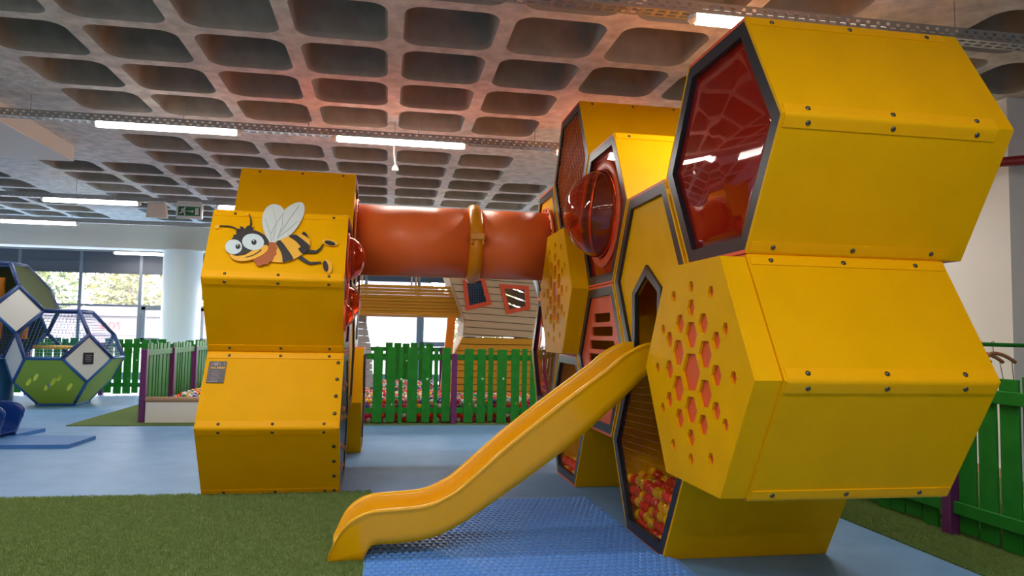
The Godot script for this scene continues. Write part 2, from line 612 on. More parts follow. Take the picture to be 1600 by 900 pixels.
# ------------------------------------------------------------------ fences
func fence(label: String, a: Vector3, b: Vector3, side: float, slats: Array, posts: Array, group := "") -> Node3D:
	# slats: [start, end] along the run; side = +1 puts the slats on the left-hand side of the rails
	var t := thing("picket_fence", label, "fence", a, group)
	var d := (b - a); var ln := d.length(); d /= ln
	var bs := Basis(d, Vector3.UP, d.cross(Vector3.UP))
	t.basis = bs
	for y in [1.02, 0.21]:
		var r := G.new()
		r.box(Vector3(ln / 2, y, 0), Vector3(ln, 0.088, 0.026), Basis.IDENTITY, 0.004)
		obj(r, "rail", M["fence green"], t)
	for p in posts:
		var r := G.new()
		r.box(Vector3(p, 0.537, -side * 0.0), Vector3(0.085, 1.075, 0.085), Basis.IDENTITY, 0.006)
		obj(r, "post", M["fence purple"], t)
	var i := 0
	for s in slats:
		var w: float = s[1] - s[0]
		var c: float = (s[0] + s[1]) / 2
		var near_post := false
		for p in posts:
			if absf(c - p) < w / 2 + 0.045: near_post = true
		if near_post: continue
		var r := G.new()
		r.box(Vector3(c, 0.595 + 0.012 * sin(i * 2.3), side * 0.025), Vector3(w, 1.12, 0.022), Basis.IDENTITY, 0.004)
		var sl := obj(r, "slat", M["fence green"], t)
		i += 1
		if i % 3 != 1:
			var y := 0.3 + fmod(i * 0.377, 0.75)
			var k := 0.011 + 0.006 * (i % 2)
			var dg := G.new(true)
			dg.lathe([Vector2(k, 0), Vector2(k, 0.003), Vector2(0, 0.004)], Transform3D(Basis(Vector3.RIGHT, -PI / 2 if side < 0 else PI / 2), Vector3(c + w * 0.15, y, side * 0.0365)), 10)
			obj(dg, "painted_dot", M["dot orange"] if i % 4 == 0 else M["dot pale"], sl)
	return t

func run_slats(ln: float, sd: int, wide := false) -> Array:
	var r := RandomNumberGenerator.new()
	r.seed = sd
	var out := []
	var u := 0.03
	while u < ln - 0.1:
		var w: float = [0.15, 0.12, 0.15][r.randi() % 3] if wide else [0.075, 0.11, 0.145][r.randi() % 3]
		out.append([u, u + w])
		u += w + (r.randf_range(0.022, 0.04) if wide else r.randf_range(0.04, 0.06))
	return out

# ------------------------------------------------------------------ lamps and trays
func lamp(label: String, x0: float, x1: float, y: float, z: float) -> void:
	var ln := x1 - x0
	var t := thing("batten_lamp", label, "ceiling lamp", Vector3((x0 + x1) / 2, y, z), "tube lamps under the cable trays")
	var hb := G.new()
	hb.box(Vector3(0, 0.062, 0), Vector3(ln - 0.1, 0.028, 0.07), Basis.IDENTITY, 0.008)
	obj(hb, "housing", M["lamp body"], t)
	var d := G.new(true)
	var a := []; var b := []
	for i in 13:
		var q := -0.6 + (PI + 1.2) * i / 12.0
		a.append(Vector3(-ln / 2 + 0.06, 0.045 - sin(q) * 0.045, cos(q) * 0.045)); b.append(Vector3(ln / 2 - 0.06, 0.045 - sin(q) * 0.045, cos(q) * 0.045))
	d.ring_strip(a, b, Vector3(0, 0.045, 0))
	d.face(a, Vector3.LEFT); d.face(b, Vector3.RIGHT)
	obj(d, "diffuser", M["lamp diffuser"], t)
	for sg in [-1, 1]:
		var c := G.new()
		c.box(Vector3(sg * (ln / 2 - 0.03), 0.04, 0), Vector3(0.06, 0.07, 0.08), Basis.IDENTITY, 0.02)
		obj(c, "end_cap", M["lamp body"], t)
	var l := AreaLight3D.new()
	l.name = "lamp_light"
	l.area_size = Vector2(ln - 0.12, 0.09)
	l.light_color = Color(1.0, 0.975, 0.94)
	l.light_energy = LAMP
	l.area_range = 40.0
	l.area_attenuation = 2.0
	l.shadow_enabled = true
	l.position = Vector3(0, -0.006, 0)
	l.rotation = Vector3(-PI / 2, 0, 0)
	t.add_child(l)

const LAMP := 3.55

func tray(label: String, x0: float, x1: float, y: float, z: float, rods: Array) -> void:
	var t := thing("cable_tray", label, "cable tray", Vector3(x0, y, z), "perforated cable trays hung from the ceiling")
	var ln := x1 - x0
	for sd in [1.0, -1.0]:
		var g := G.new()
		var w: float = 0.06 * sd
		g.box(Vector3(ln / 2, 0.072, w), Vector3(ln, 0.016, 0.003))
		g.box(Vector3(ln / 2, 0.036, w), Vector3(ln, 0.012, 0.003))
		g.box(Vector3(ln / 2, 0.006, w), Vector3(ln, 0.012, 0.003))
		var u := 0.02
		while u < ln:
			g.box(Vector3(u, 0.054, w), Vector3(0.05, 0.022, 0.003))
			g.box(Vector3(u + 0.04, 0.021, w), Vector3(0.035, 0.02, 0.003))
			u += 0.08
		obj(g, "side_rail", M["tray steel"], t)
	var b := G.new()
	for w in [-0.05, 0.0, 0.05]:
		b.box(Vector3(ln / 2, 0.0015, w), Vector3(ln, 0.003, 0.022))
	var u := 0.03
	while u < ln:
		b.box(Vector3(u, 0.0015, 0), Vector3(0.03, 0.0028, 0.12))
		u += 0.09
	obj(b, "tray_bottom", M["tray steel"], t)
	for r in rods:
		var g := G.new()
		g.tube([Vector3(r - x0, 0.0, 0), Vector3(r - x0, YC - y + 0.02, 0)], 0.004, 6)
		obj(g, "hanger_rod", M["tray steel"], t)

# ------------------------------------------------------------------ ceiling
const COFFER := [[0.385, 0.15, 0.0], [0.376, 0.15, 0.012], [0.366, 0.145, 0.05], [0.345, 0.14, 0.30], [0.325, 0.14, 0.37], [0.27, 0.12, 0.41], [0.16, 0.08, 0.425]]

func coffer_ring(p: Array) -> Array:
	var rr := []
	for q in rounded(p[0], p[0], p[1], 6): rr.append(Vector3(q.x, p[2], q.y))
	return rr

func coffer_mesh() -> ArrayMesh:
	var g := G.new(true)
	for r in COFFER.size() - 1:
		g.ring_strip(coffer_ring(COFFER[r]), coffer_ring(COFFER[r + 1]), Vector3(0, (COFFER[r][2] + COFFER[r + 1][2]) / 2, 0), true, true)
	g.face(coffer_ring(COFFER[COFFER.size() - 1]), Vector3.DOWN)
	return g.done()

func rib_face(g: G, c: Vector3) -> void:
	var a := coffer_ring(COFFER[0])
	for i in a.size():
		var j: int = (i + 1) % a.size()
		var k: float = 0.45 / maxf(absf(a[i].x), absf(a[i].z)); var l: float = 0.45 / maxf(absf(a[j].x), absf(a[j].z))
		g.face([c + Vector3(a[i].x * k, 0, a[i].z * k), c + Vector3(a[j].x * l, 0, a[j].z * l), c + a[j], c + a[i]], Vector3.DOWN)

func is_coffer(cx: float, cz: float) -> bool:
	# solid strips one bay wide, solid heads two bays wider round the columns
	var sx := [[-6.3, -5.4], [3.6, 4.5]]
	var inz: bool = cz < -9.05 and cz > -9.95
	var headz: bool = cz < -7.25 and cz > -11.75
	if inz: return false
	for s in sx:
		if cx > s[0] and cx < s[1]: return false
		if headz and cx > s[0] - 1.8 and cx < s[1] + 1.8: return false
	return true

func build_ceiling() -> void:
	var root := setting("ceiling", Vector3(0, YC, 0))
	var cm := coffer_mesh()
	var g := G.new()
	var gr := G.new()
	for j in 17:
		var cz := -5.0 - 0.9 * j
		for i in 24:
			var cx := -14.4 + 0.45 + 0.9 * i
			var seen: bool = cx > cz * 0.52 - 0.9 and cx < (-cz * 0.95 + 0.9 if cz > -7.6 else (-cz * 0.22 + 1.6))
			if is_coffer(cx, cz) and seen:
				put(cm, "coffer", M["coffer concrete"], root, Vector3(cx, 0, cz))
				rib_face(gr, Vector3(cx, 0, cz))
			else:
				g.box(Vector3(cx, 0.02, cz), Vector3(0.9, 0.04, 0.9))
	obj(g, "solid_panel", M["concrete"], root)
	obj(gr, "rib_grid", M["concrete"], root)
	var g2 := G.new()
	g2.box(Vector3(-3.5, 0.02, 0.75), Vector3(22.2, 0.04, 10.6))
	g2.box(Vector3(-3.5, 0.02, -20.55), Vector3(22.2, 0.04, 1.5))
	obj(g2, "plain_soffit", M["concrete"], root)
	var g3 := G.new()
	g3.box(Vector3(-3.4, 0.56, -7.6), Vector3(23.0, 0.2, 28.4))
	obj(g3, "roof_slab", M["concrete"], root)

# ------------------------------------------------------------------ set pieces
func slide(label: String, at: Vector3, tb: Array, width: float, m: Material, sgx := 1.0) -> void:
	# tb: [rail x, rail y, underside x, underside y] stations from the foot up
	var t := thing("slide", label, "slide", at)
	var st := []
	for i in tb.size() - 1:
		for k in 3:
			var f := k / 3.0
			var q := []
			for c in 4:
				var p0: float = tb[maxi(i - 1, 0)][c]; var p3: float = tb[mini(i + 2, tb.size() - 1)][c]
				q.append(lerpf(cubic_interpolate(tb[i][c], tb[i + 1][c], p0, p3, f), lerpf(tb[i][c], tb[i + 1][c], f), 0.3))
			st.append(q)
	st.append(tb[tb.size() - 1])
	var half := [[0.0, 0.03], [0.25, 0.022], [0.55, 0.014], [0.8, 0.008], [0.88, 0.006], [0.905, 0.0], [0.95, -0.004], [0.985, 0.0], [1.0, 0.014], [0.995, 0.03], [0.96, 0.042], [0.9, 0.046], [0.7, 0.052], [0.5, 0.058], [0.36, 0.068], [0.29, 0.088], [0.262, 0.12]]
	var low := [[0.2, 0.12], [0.2, 0.08], [0.1, 0.06], [0.0, 0.05]]
	var loop := []
	for q in half: loop.append(Vector2(q[0], width / 2 - q[1]))
	for i in half.size(): loop.append(Vector2(half[half.size() - 1 - i][0], -width / 2 + half[half.size() - 1 - i][1]))
	for i in low.size(): loop.append(Vector2(low[low.size() - 1 - i][0], -width / 2 + low[low.size() - 1 - i][1]))
	for q in low: loop.append(Vector2(q[0], width / 2 - q[1]))
	var g := G.new(true)
	var rings := []
	for s in st:
		var r := []
		for q in loop:
			r.append(Vector3(sgx * lerpf(s[2], s[0], q.x), lerpf(s[3], s[1], q.x), q.y))
		rings.append(r)
	var pl := PackedVector2Array(loop)
	var n := loop.size()
	for i in rings.size() - 1:
		for k in n:
			var l := (k + 1) % n
			var e: Vector2 = loop[l] - loop[k]
			var up: Vector3 = Vector3(sgx * (st[i][0] - st[i][2]), st[i][1] - st[i][3], 0)
			var o := up * (e.y * 1.0) + Vector3(0, 0, -e.x * 1.0)
			g.face([rings[i][k], rings[i][l], rings[i + 1][l], rings[i + 1][k]], -o)
	obj(g, "chute", m, t)
	for idx in [0, rings.size() - 1]:
		var e := G.new()
		var tr := Geometry2D.triangulate_polygon(pl)
		for i in range(0, tr.size(), 3):
			e.face([rings[idx][tr[i]], rings[idx][tr[i + 1]], rings[idx][tr[i + 2]]], Vector3(-sgx if idx == 0 else sgx, 0, 0))
		obj(e, "end_edge", m, t)

func planks(par: Node, sil: PackedVector2Array, y0: float, y1: float, ph: float, tilt: float, z: float, m: Material, holes := []) -> void:
	var y := y0
	var i := 0
	while y < y1:
		var yt := minf(y + ph, y1) - 0.012
		var band := PackedVector2Array([Vector2(-10, y - tilt * -10), Vector2(10, y - tilt * 10), Vector2(10, yt - tilt * 10), Vector2(-10, yt - tilt * -10)])
		for p in Geometry2D.intersect_polygons(sil, band):
			var ps := [p]
			for h in holes:
				var nx := []
				for q in ps: nx += Array(Geometry2D.clip_polygons(q, h))
				ps = nx
			for q in ps:
				var g := G.new()
				g.extrude(q, Transform3D(Basis.IDENTITY, Vector3(0, 0, z + 0.006 * (i % 2))), -0.03)
				obj(g, "plank", m, par)
		y += ph
		i += 1

func frame2d(par: Node, called: String, q: PackedVector2Array, w: float, z: float, d: float, m: Material) -> PackedVector2Array:
	var inn: PackedVector2Array = Geometry2D.offset_polygon(q, -w, Geometry2D.JOIN_MITER)[0]
	var c := Vector2.ZERO
	for p in q: c += p / q.size()
	var g := G.new()
	for p in Geometry2D.clip_polygons(q, inn):
		pass
	var n := q.size()
	# match each outer corner with the nearest inner corner
	var im := []
	for p in q:
		var best := inn[0]
		for r in inn:
			if r.distance_to(p) < best.distance_to(p): best = r
		im.append(best)
	for i in n:
		var j := (i + 1) % n
		g.extrude(PackedVector2Array([q[i], q[j], im[j], im[i]]), Transform3D(Basis.IDENTITY, Vector3(0, 0, z)), d)
	obj(g, called, m, par)
	return inn

func octahedron(label: String, at: Vector3, a: float, fills: Dictionary) -> Node3D:
	# truncated octahedron standing on a square; at = centre of its underside
	var t := thing("climbing_polyhedron", label, "climbing frame", at, "")
	var k := a / sqrt(2.0)
	var vs := []
	for p in [[0, 1, 2], [0, 2, 1], [1, 0, 2], [1, 2, 0], [2, 0, 1], [2, 1, 0]]:
		for s in 8:
			var q := Vector3(p[0] * (1 if s & 1 else -1), p[1] * (1 if s & 2 else -1), p[2] * (1 if s & 4 else -1))
			var w := Vector3((q.x - q.y) / sqrt(2.0), q.z + 2.0, (q.x + q.y) / sqrt(2.0)) * k
			var dup := false
			for e in vs:
				if e.distance_to(w) < 0.01: dup = true
			if not dup: vs.append(w)
	var lo := 0.0
	for i in vs.size():
		for j in range(i + 1, vs.size()):
			if absf(vs[i].distance_to(vs[j]) - a) < 0.01:
				var g := G.new(true)
				var high: bool = (vs[i].y + vs[j].y) / 2 > k * 2.1
				g.tube([vs[i], vs[j]], 0.036 if high else 0.028, 8)
				obj(g, "frame_tube", M["climb navy"] if high else M["climb blue"], t)
				if (vs[i].y + vs[j].y) / 2 > k * 2.1:
					var d := G.new()
					for q in 9:
						d.box(vs[i].lerp(vs[j], (q + 0.5) / 9.0), Vector3(0.05, 0.016, 0.05), Basis(Vector3(1, 1, 0).normalized(), q * 0.6))
					var lc := obj(d, "net_lacing", M["white net"] if (i + j) % 3 == 0 else M["slide blue"], t)
					lc.set_meta("kind", "stuff")
	var cen := Vector3(0, 2 * k, 0)
	for fi in 14:
		var n: Vector3
		var nm: String
		if fi < 8:
			var q := Vector3(1 if fi & 1 else -1, 1 if fi & 2 else -1, 1 if fi & 4 else -1)
			n = Vector3((q.x - q.y) / sqrt(2.0), q.z, (q.x + q.y) / sqrt(2.0)).normalized()
			nm = ("up_" if n.y > 0 else "low_") + ("near" if n.z > 0.5 else ("far" if n.z < -0.5 else ("right" if n.x > 0 else "left")))
		else:
			var ax := (fi - 8) / 2
			var sg := 1.0 if fi % 2 else -1.0
			var q := Vector3.ZERO; q[ax] = sg
			n = Vector3((q.x - q.y) / sqrt(2.0), q.z, (q.x + q.y) / sqrt(2.0))
			nm = "top" if n.y > 0.5 else ("bottom" if n.y < -0.5 else "square")
		var mx := -INF
		for v in vs: mx = maxf(mx, (v - cen).dot(n))
		var pts := []
		var mid := Vector3.ZERO
		for v in vs:
			if (v - cen).dot(n) > mx - 0.01: pts.append(v); mid += v
		mid /= pts.size()
		var vv := (Vector3.UP - n * n.y).normalized() if absf(n.y) < 0.9 else Vector3.FORWARD
		var uu := vv.cross(n).normalized()
		var poly := []
		for v in pts: poly.append(Vector2((v - mid).dot(uu), (v - mid).dot(vv)))
		poly.sort_custom(func(x, y): return x.angle() < y.angle())
		var xf := Transform3D(Basis(uu, vv, n), mid)
		var pp := moved(PackedVector2Array(poly), Vector2.ZERO, 0.95)
		var what: String = fills.get(nm, "")
		if nm == "square": what = "white" if n.z > 0.1 else "net"
		match what:
			"white", "green", "yellowgreen", "blue", "olive":
				var holes := []; var cuts := []
				if what == "green" and nm == "low_near":
					var q := 0
					for hx in [-0.33, -0.2, -0.07, 0.05, 0.17, 0.29]:
						var c := Vector2(hx, 0.12 * sin(q * 2.1))
						holes.append(circle(0.1, 10, c, 0.03, 1.0)); cuts.append(c.x); q += 1
				var g := G.new()
				g.extrude(pp, xf, 0.012, holes, cuts)
				obj(g, "side_panel", {"white": M["climb white"], "green": M["climb green"], "yellowgreen": M["climb green"], "blue": M["climb blue"], "olive": M["olive panel"]}[what], t)
			"net":
				net(t, pp, xf, 0.06, 0.06, 0.003, M["white net"] if nm == "square" else M["climb blue"])
	return t

func blades(par: Node, called: String, x0: float, x1: float, z0: float, z1: float, y: float, n: int, m: Material, sd: int) -> void:
	var r := RandomNumberGenerator.new()
	r.seed = sd
	var g := G.new()
	for i in 5:
		var a := i * TAU / 5.0
		var c := Vector3(cos(a), 0, sin(a)) * 0.006
		var w := Vector3(-sin(a), 0, cos(a)) * 0.0016
		g.face([c - w, c + w, c * 1.9 + Vector3(0.004 * cos(a * 3), 0.015 + 0.004 * sin(i * 2.0), 0.004)], c)
	var mm := MultiMesh.new()
	mm.transform_format = MultiMesh.TRANSFORM_3D
	mm.mesh = g.done()
	mm.instance_count = n
	for i in n:
		var b := Basis(Vector3.UP, r.randf() * TAU).scaled(Vector3.ONE * r.randf_range(0.8, 1.3))
		mm.set_instance_transform(i, Transform3D(b, Vector3(r.randf_range(x0, x1), y, r.randf_range(z0, z1))))
	var o := MultiMeshInstance3D.new()
	o.multimesh = mm
	o.material_override = m
	o.name = numbered(par, called)
	par.add_child(o)
	o.set_meta("kind", "stuff")

func turf(label: String, poly: PackedVector2Array, th: float) -> Node3D:
	var t := thing("artificial_turf", label, "turf")
	var g := G.new()
	g.extrude(poly, Transform3D(Basis(Vector3.RIGHT, Vector3(0, 0, 1), Vector3.UP), Vector3.ZERO), th)
	obj(g, "turf_backing", M["turf base"], t)
	return t

func mat_slab(label: String, poly: PackedVector2Array, th: float, m: Material) -> Node3D:
	var t := thing("floor_mat", label, "mat")
	var g := G.new()
	g.extrude(poly, Transform3D(Basis(Vector3.RIGHT, Vector3(0, 0, 1), Vector3.UP), Vector3.ZERO), th)
	obj(g, "mat_body", m, t)
	return t

var ball_meshes := {}
func pit_ball(at: Vector3, r: float, m: String, label: String, group: String) -> void:
	if not ball_meshes.has(r):
		var g := G.new(true)
		g.ball(Vector3.ZERO, r, 12)
		ball_meshes[r] = g.done()
	var o := put(ball_meshes[r], "play_ball", M[m], self, at)
	tag(o, label, "ball", group)

func tree(label: String, at: Vector3, h: float, r: float, m: Material, sd: int) -> void:
	var t := thing("tree", label, "tree", at, "trees outside the windows")
	var g := G.new(true)
	g.tube([Vector3.ZERO, Vector3(0.1, h * 0.3, 0), Vector3(0, h * 0.65, 0.1)], 0.16, 8)
	obj(g, "trunk", M["bark"], t)
	var rr := RandomNumberGenerator.new()
	rr.seed = sd
	var l := G.new()
	for i in 1700:
		var d := Vector3(rr.randfn(), rr.randfn(), rr.randfn()).normalized() * pow(rr.randf(), 0.4)
		var lump := 1.0 + 0.2 * sin(d.x * 7.0 + sd) * cos(d.y * 6.0)
		var p := Vector3(d.x * r * lump, h * 0.5 + d.y * h * 0.44 * lump, d.z * r * lump)
		var b := Basis(Vector3(rr.randfn(), rr.randfn(), rr.randfn()).normalized(), rr.randf() * TAU)
		var s := rr.randf_range(0.12, 0.3)
		l.face([p + b * Vector3(-s, 0, 0), p + b * Vector3(0, 0, s * 0.6), p + b * Vector3(s, 0, 0), p + b * Vector3(0, 0, -s * 0.6)], d)
	obj(l, "crown", m, t)

# ------------------------------------------------------------------ the scene
func _ready() -> void:
	var cam := Camera3D.new()
	cam.name = "camera"
	cam.fov = 43.556
	cam.near = 0.05
	cam.far = 200.0
	cam.position = Vector3(0, 1.3832, 0)
	cam.rotation = Vector3(deg_to_rad(3.6889), deg_to_rad(-9.7378), deg_to_rad(0.985))
	add_child(cam)
	cam.current = true
	var we := WorldEnvironment.new()
	we.name = "world"
	var env := Environment.new()
	var sky := Sky.new()
	var sm := ProceduralSkyMaterial.new()
	sm.sky_top_color = Color(0.95, 0.955, 0.96)
	sm.sky_horizon_color = Color(0.98, 0.98, 0.98)
	sm.ground_horizon_color = Color(0.5, 0.5, 0.48)
	sm.ground_bottom_color = Color(0.6, 0.6, 0.6)
	sm.sky_energy_multiplier = 3.9
	sm.ground_energy_multiplier = 2.0
	sky.sky_material = sm
	env.sky = sky
	env.background_mode = Environment.BG_SKY
	env.ambient_light_source = Environment.AMBIENT_SOURCE_SKY
	env.tonemap_mode = Environment.TONE_MAPPER_LINEAR
	env.tonemap_exposure = 1.08
	env.sdfgi_enabled = true
	env.ssao_enabled = true
	env.ssil_enabled = true
	we.environment = env
	add_child(we)
	make_materials()
	build_room()
	build_lamps()
	build_large_tower()
	build_small_tower()
	build_floor_things()
	build_ball_pool()
	build_left_play()
	build_right_corner()
	build_outside()

func build_room() -> void:
	var g := G.new()
	g.box(Vector3(-3.4, -0.1, -7.6), Vector3(23.0, 0.2, 28.4))
	struct(g, "floor", M["floor rubber"])
	build_ceiling()
	g = G.new(); g.box(Vector3(-14.5, 2.2, -7.6), Vector3(0.2, 4.4, 28.4)); struct(g, "wall_left", M["white wall"])
	g = G.new(); g.box(Vector3(-3.4, 2.2, 6.2), Vector3(23.0, 4.4, 0.2)); struct(g, "wall_back", M["white wall"])
	# right-hand wall: a white pier, then a recess
	g = G.new()
	g.box(Vector3(6.95, 2.2, -13.9), Vector3(1.4, 4.4, 15.1))
	struct(g, "wall_right", M["white wall"])
	g = G.new()
	g.box(Vector3(7.6, 2.2, -0.1), Vector3(0.2, 4.4, 12.6))
	struct(g, "wall_recess", M["grey wall"])
	g = G.new()
	g.box(Vector3(6.235, 0.05, -13.9), Vector3(0.03, 0.1, 15.1), Basis.IDENTITY, 0.004)
	struct(g, "baseboard_right", M["tan padding"])
	# beam in front of the window wall and the round column under it
	g = G.new(); g.box(Vector3(-3.4, 3.64, -19.3), Vector3(22.0, 0.6, 0.6)); struct(g, "trim_beam", M["plaster"])
	var col := setting("round_column", Vector3(-5.13, 0, -19.3))
	g = G.new(true)
	g.lathe([Vector2(0.46, 0), Vector2(0.46, 3.35)], Transform3D.IDENTITY, 40)
	obj(g, "shaft", M["column paint"], col)
	var du := setting("soffit_box")
	g = G.new(); g.box(Vector3(-8.2, 3.815, -8.1), Vector3(7.6, 0.23, 5.6), Basis.IDENTITY, 0.01)
	obj(g, "casing", M["plaster"], du)
	# curtain wall, bay by bay
	for k in 12:
		var x := -14.13 + 1.5 * k
		var w := setting("window", Vector3(x, 0, -21.0))
		w.name = "window_%d" % (k + 1)
		g = G.new()
		g.box(Vector3(0, 1.95, 0), Vector3(0.09, 3.9, 0.16), Basis.IDENTITY, 0.006)
		obj(g, "mullion", M["aluminium"], w)
		g = G.new()
		g.box(Vector3(0.75, 1.98, 0), Vector3(1.41, 0.06, 0.12), Basis.IDENTITY, 0.005)
		obj(g, "transom", M["aluminium"], w)
		g = G.new()
		g.box(Vector3(0.75, 0.1, 0), Vector3(1.41, 0.2, 0.12), Basis.IDENTITY, 0.005)
		obj(g, "sill", M["aluminium"], w)
		g = G.new()
		g.box(Vector3(0.75, 3.37, 0.07), Vector3(1.41, 1.06, 0.02))
		for q in 4: g.box(Vector3(0.75, 2.9 + 0.26 * q, 0.085), Vector3(1.41, 0.012, 0.012))
		obj(g, "blind", M["blind"], w)
		if k in [5, 6, 10, 11]:
			g = G.new()
			for q in [[0.1, 1.5, 0.12, 1.0], [1.4, 1.5, 0.12, 1.0], [0.75, 1.92, 1.4, 0.1], [0.75, 1.06, 1.4, 0.13]]:
				g.box(Vector3(q[0], q[1], 0.02), Vector3(q[2], q[3], 0.1), Basis.IDENTITY, 0.006)
			obj(g, "casement", M["aluminium"], w)
		g = G.new(); g.box(Vector3(0.75, 1.08, -0.02), Vector3(1.41, 1.74, 0.012)); obj(g, "pane", M["window glass"], w)
		g = G.new(); g.box(Vector3(0.75, 2.43, -0.02), Vector3(1.41, 0.84, 0.012)); obj(g, "pane", M["window glass"], w)
		g = G.new(); g.box(Vector3(0.75, 3.37, -0.02), Vector3(1.41, 1.06, 0.012)); obj(g, "pane", M["blind"], w)
	g = G.new(); g.box(Vector3(5.8, 2.2, -21.3), Vector3(3.7, 4.4, 0.4)); struct(g, "wall_window_side", M["white wall"])
	g = G.new(); g.box(Vector3(-3.4, 4.15, -21.1), Vector3(22.8, 0.5, 0.4)); struct(g, "trim_window_head", M["plaster"])

func build_lamps() -> void:
	tray("perforated cable tray nearest the camera, above the topmost big honeycomb cell", -8.0, 6.8, 3.612, -4.6, [-5.5, -3.0, -0.4, 1.9, 4.1, 5.6])
	tray("perforated cable tray over the small tower, carrying the two long lamps", -8.5, 6.2, 3.66, -8.55, [-3.92, -2.34, -0.97, 0.3, 1.72])
	tray("perforated cable tray with the green exit sign hanging from it", -12.0, 5.0, 3.58, -13.4, [-5.35, -3.55, -1.5])
	tray("perforated cable tray just in front of the concrete beam", -13.0, 3.0, 3.58, -16.4, [-6.6, -4.5])
	tray("thin perforated cable tray crossing in front of the dark window blinds", -13.0, 3.0, 3.36, -20.2, [-9.0, -7.2, -5.3])
	tray("perforated cable tray behind the camera", -8.0, 6.8, 3.65, -0.65, [])
	tray("rearmost perforated cable tray, by the back wall", -8.0, 6.8, 3.65, 3.3, [])
	lamp("tube lamp at the top of the frame, half hidden by the topmost big cell", 2.0, 3.57, 3.556, -4.6)
	lamp("left one of the two long tube lamps above the small bee tower", -3.29, -1.71, 3.6, -8.55)
	lamp("right one of the two long tube lamps, above the orange tunnel", -0.69, 0.9, 3.6, -8.55)
	lamp("tube lamp on the middle tray hidden behind the big tower", 1.95, 3.52, 3.6, -8.55)
	lamp("rightmost tube lamp of the middle tray, near the white wall", 4.55, 6.1, 3.6, -8.55)
	lamp("tube lamp left of the grey box and the green exit sign", -5.9, -4.3, 3.51, -13.4)
	lamp("tube lamp whose end shows right of the exit sign, beside the small tower", -3.06, -1.5, 3.51, -13.4)
	lamp("tube lamp at the left edge of the photo, just in front of the beam", -8.0, -6.46, 3.51, -16.4)
	lamp("small far tube lamp against the dark blinds, left of the round column", -7.1, -5.55, 3.29, -20.2)
	for x in [-5.2, -2.4]: lamp("tube lamp above the frame on the nearest tray", x, x + 1.57, 3.556, -4.6)
	for x in [-5.8, -3.2, -0.6, 1.2]: lamp("tube lamp on the tray behind the camera", x, x + 1.57, 3.6, -0.65)
	for x in [-5.8, -0.6, 4.6]: lamp("tube lamp on the rearmost tray", x, x + 1.57, 3.6, 3.3)
	lamp("tube lamp of the far tray beyond the plank house", 2.6, 4.17, 3.51, -13.4)
	for x in [-9.0, 0.2]: lamp("tube lamp of the far tray outside the frame", x, x + 1.57, 3.51, -13.4)
	# emergency exit sign and the grey unit beside it
	var t := thing("exit_sign", "green illuminated exit sign with running figure and arrow", "exit sign", Vector3(-3.47, 3.4, -13.3))
	var g := G.new()
	g.box(Vector3(0, 0.05, 0), Vector3(0.44, 0.28, 0.06), Basis.IDENTITY, 0.012)
	g.box(Vector3(0, 0.2, 0), Vector3(0.4, 0.03, 0.09), Basis.IDENTITY, 0.01)
	obj(g, "housing", M["lamp body"], t)
	g = G.new(); g.box(Vector3(0, 0.035, 0.032), Vector3(0.36, 0.16, 0.006)); obj(g, "sign_face", M["exit green"], t)
	g = G.new()
	g.box(Vector3(0.13, 0.035, 0.037), Vector3(0.06, 0.12, 0.004))
	g.box(Vector3(0.015, 0.035, 0.037), Vector3(0.07, 0.014, 0.004))
	g.extrude(PackedVector2Array([Vector2(0.045, 0.008), Vector2(0.085, 0.035), Vector2(0.045, 0.062)]), Transform3D(Basis.IDENTITY, Vector3(0, 0, 0.035)), 0.004)
	for q in [[-0.1, 0.06, 0.075, 0.022, 0.5], [-0.125, 0.01, 0.08, 0.018, 0.6], [-0.075, 0.0, 0.075, 0.018, -1.2], [-0.12, 0.065, 0.05, 0.013, 1.2], [-0.065, 0.04, 0.05, 0.013, -0.4]]:
		g.box(Vector3(q[0], q[1], 0.037), Vector3(q[2], q[3], 0.004), Basis(Vector3(0, 0, 1), q[4]))
	g.extrude(circle(0.014, 10, Vector2(-0.068, 0.095)), Transform3D(Basis.IDENTITY, Vector3(0, 0, 0.035)), 0.004)
	obj(g, "running_figure", M["lamp body"], t)
	t = thing("ceiling_conduit", "thin white conduit with a small bell end, hanging below the right-hand tube lamp", "conduit", Vector3(0.02, 3.4, -9.0))
	g = G.new(true)
	g.tube([Vector3(0, 0.53, 0.3), Vector3(0.0, 0.2, 0.05), Vector3(0.02, 0.06, 0)], 0.012, 8)
	obj(g, "pipe", M["lamp body"], t)
	g = G.new(true)
	g.lathe([Vector2(0.0, -0.01), Vector2(0.045, 0.0), Vector2(0.04, 0.03), Vector2(0.014, 0.07), Vector2(0.0, 0.07)], Transform3D(Basis.IDENTITY, Vector3(0.02, 0, 0)), 16)
	obj(g, "bell", M["lamp body"], t)
	t = thing("ceiling_unit", "plain pale grey box hanging left of the exit sign", "wall unit", Vector3(-4.0, 3.38, -13.3))
	g = G.new()
	g.extrude(PackedVector2Array([Vector2(-0.17, -0.08), Vector2(0.17, -0.08), Vector2(0.14, 0.17), Vector2(-0.14, 0.17)]), Transform3D(Basis.IDENTITY, Vector3(0, 0, -0.05)), 0.1)
	obj(g, "case", M["plaster"], t)
	g = G.new(); g.box(Vector3(0, 0.19, 0), Vector3(0.3, 0.03, 0.12), Basis.IDENTITY, 0.01); obj(g, "bracket", M["lamp body"], t)

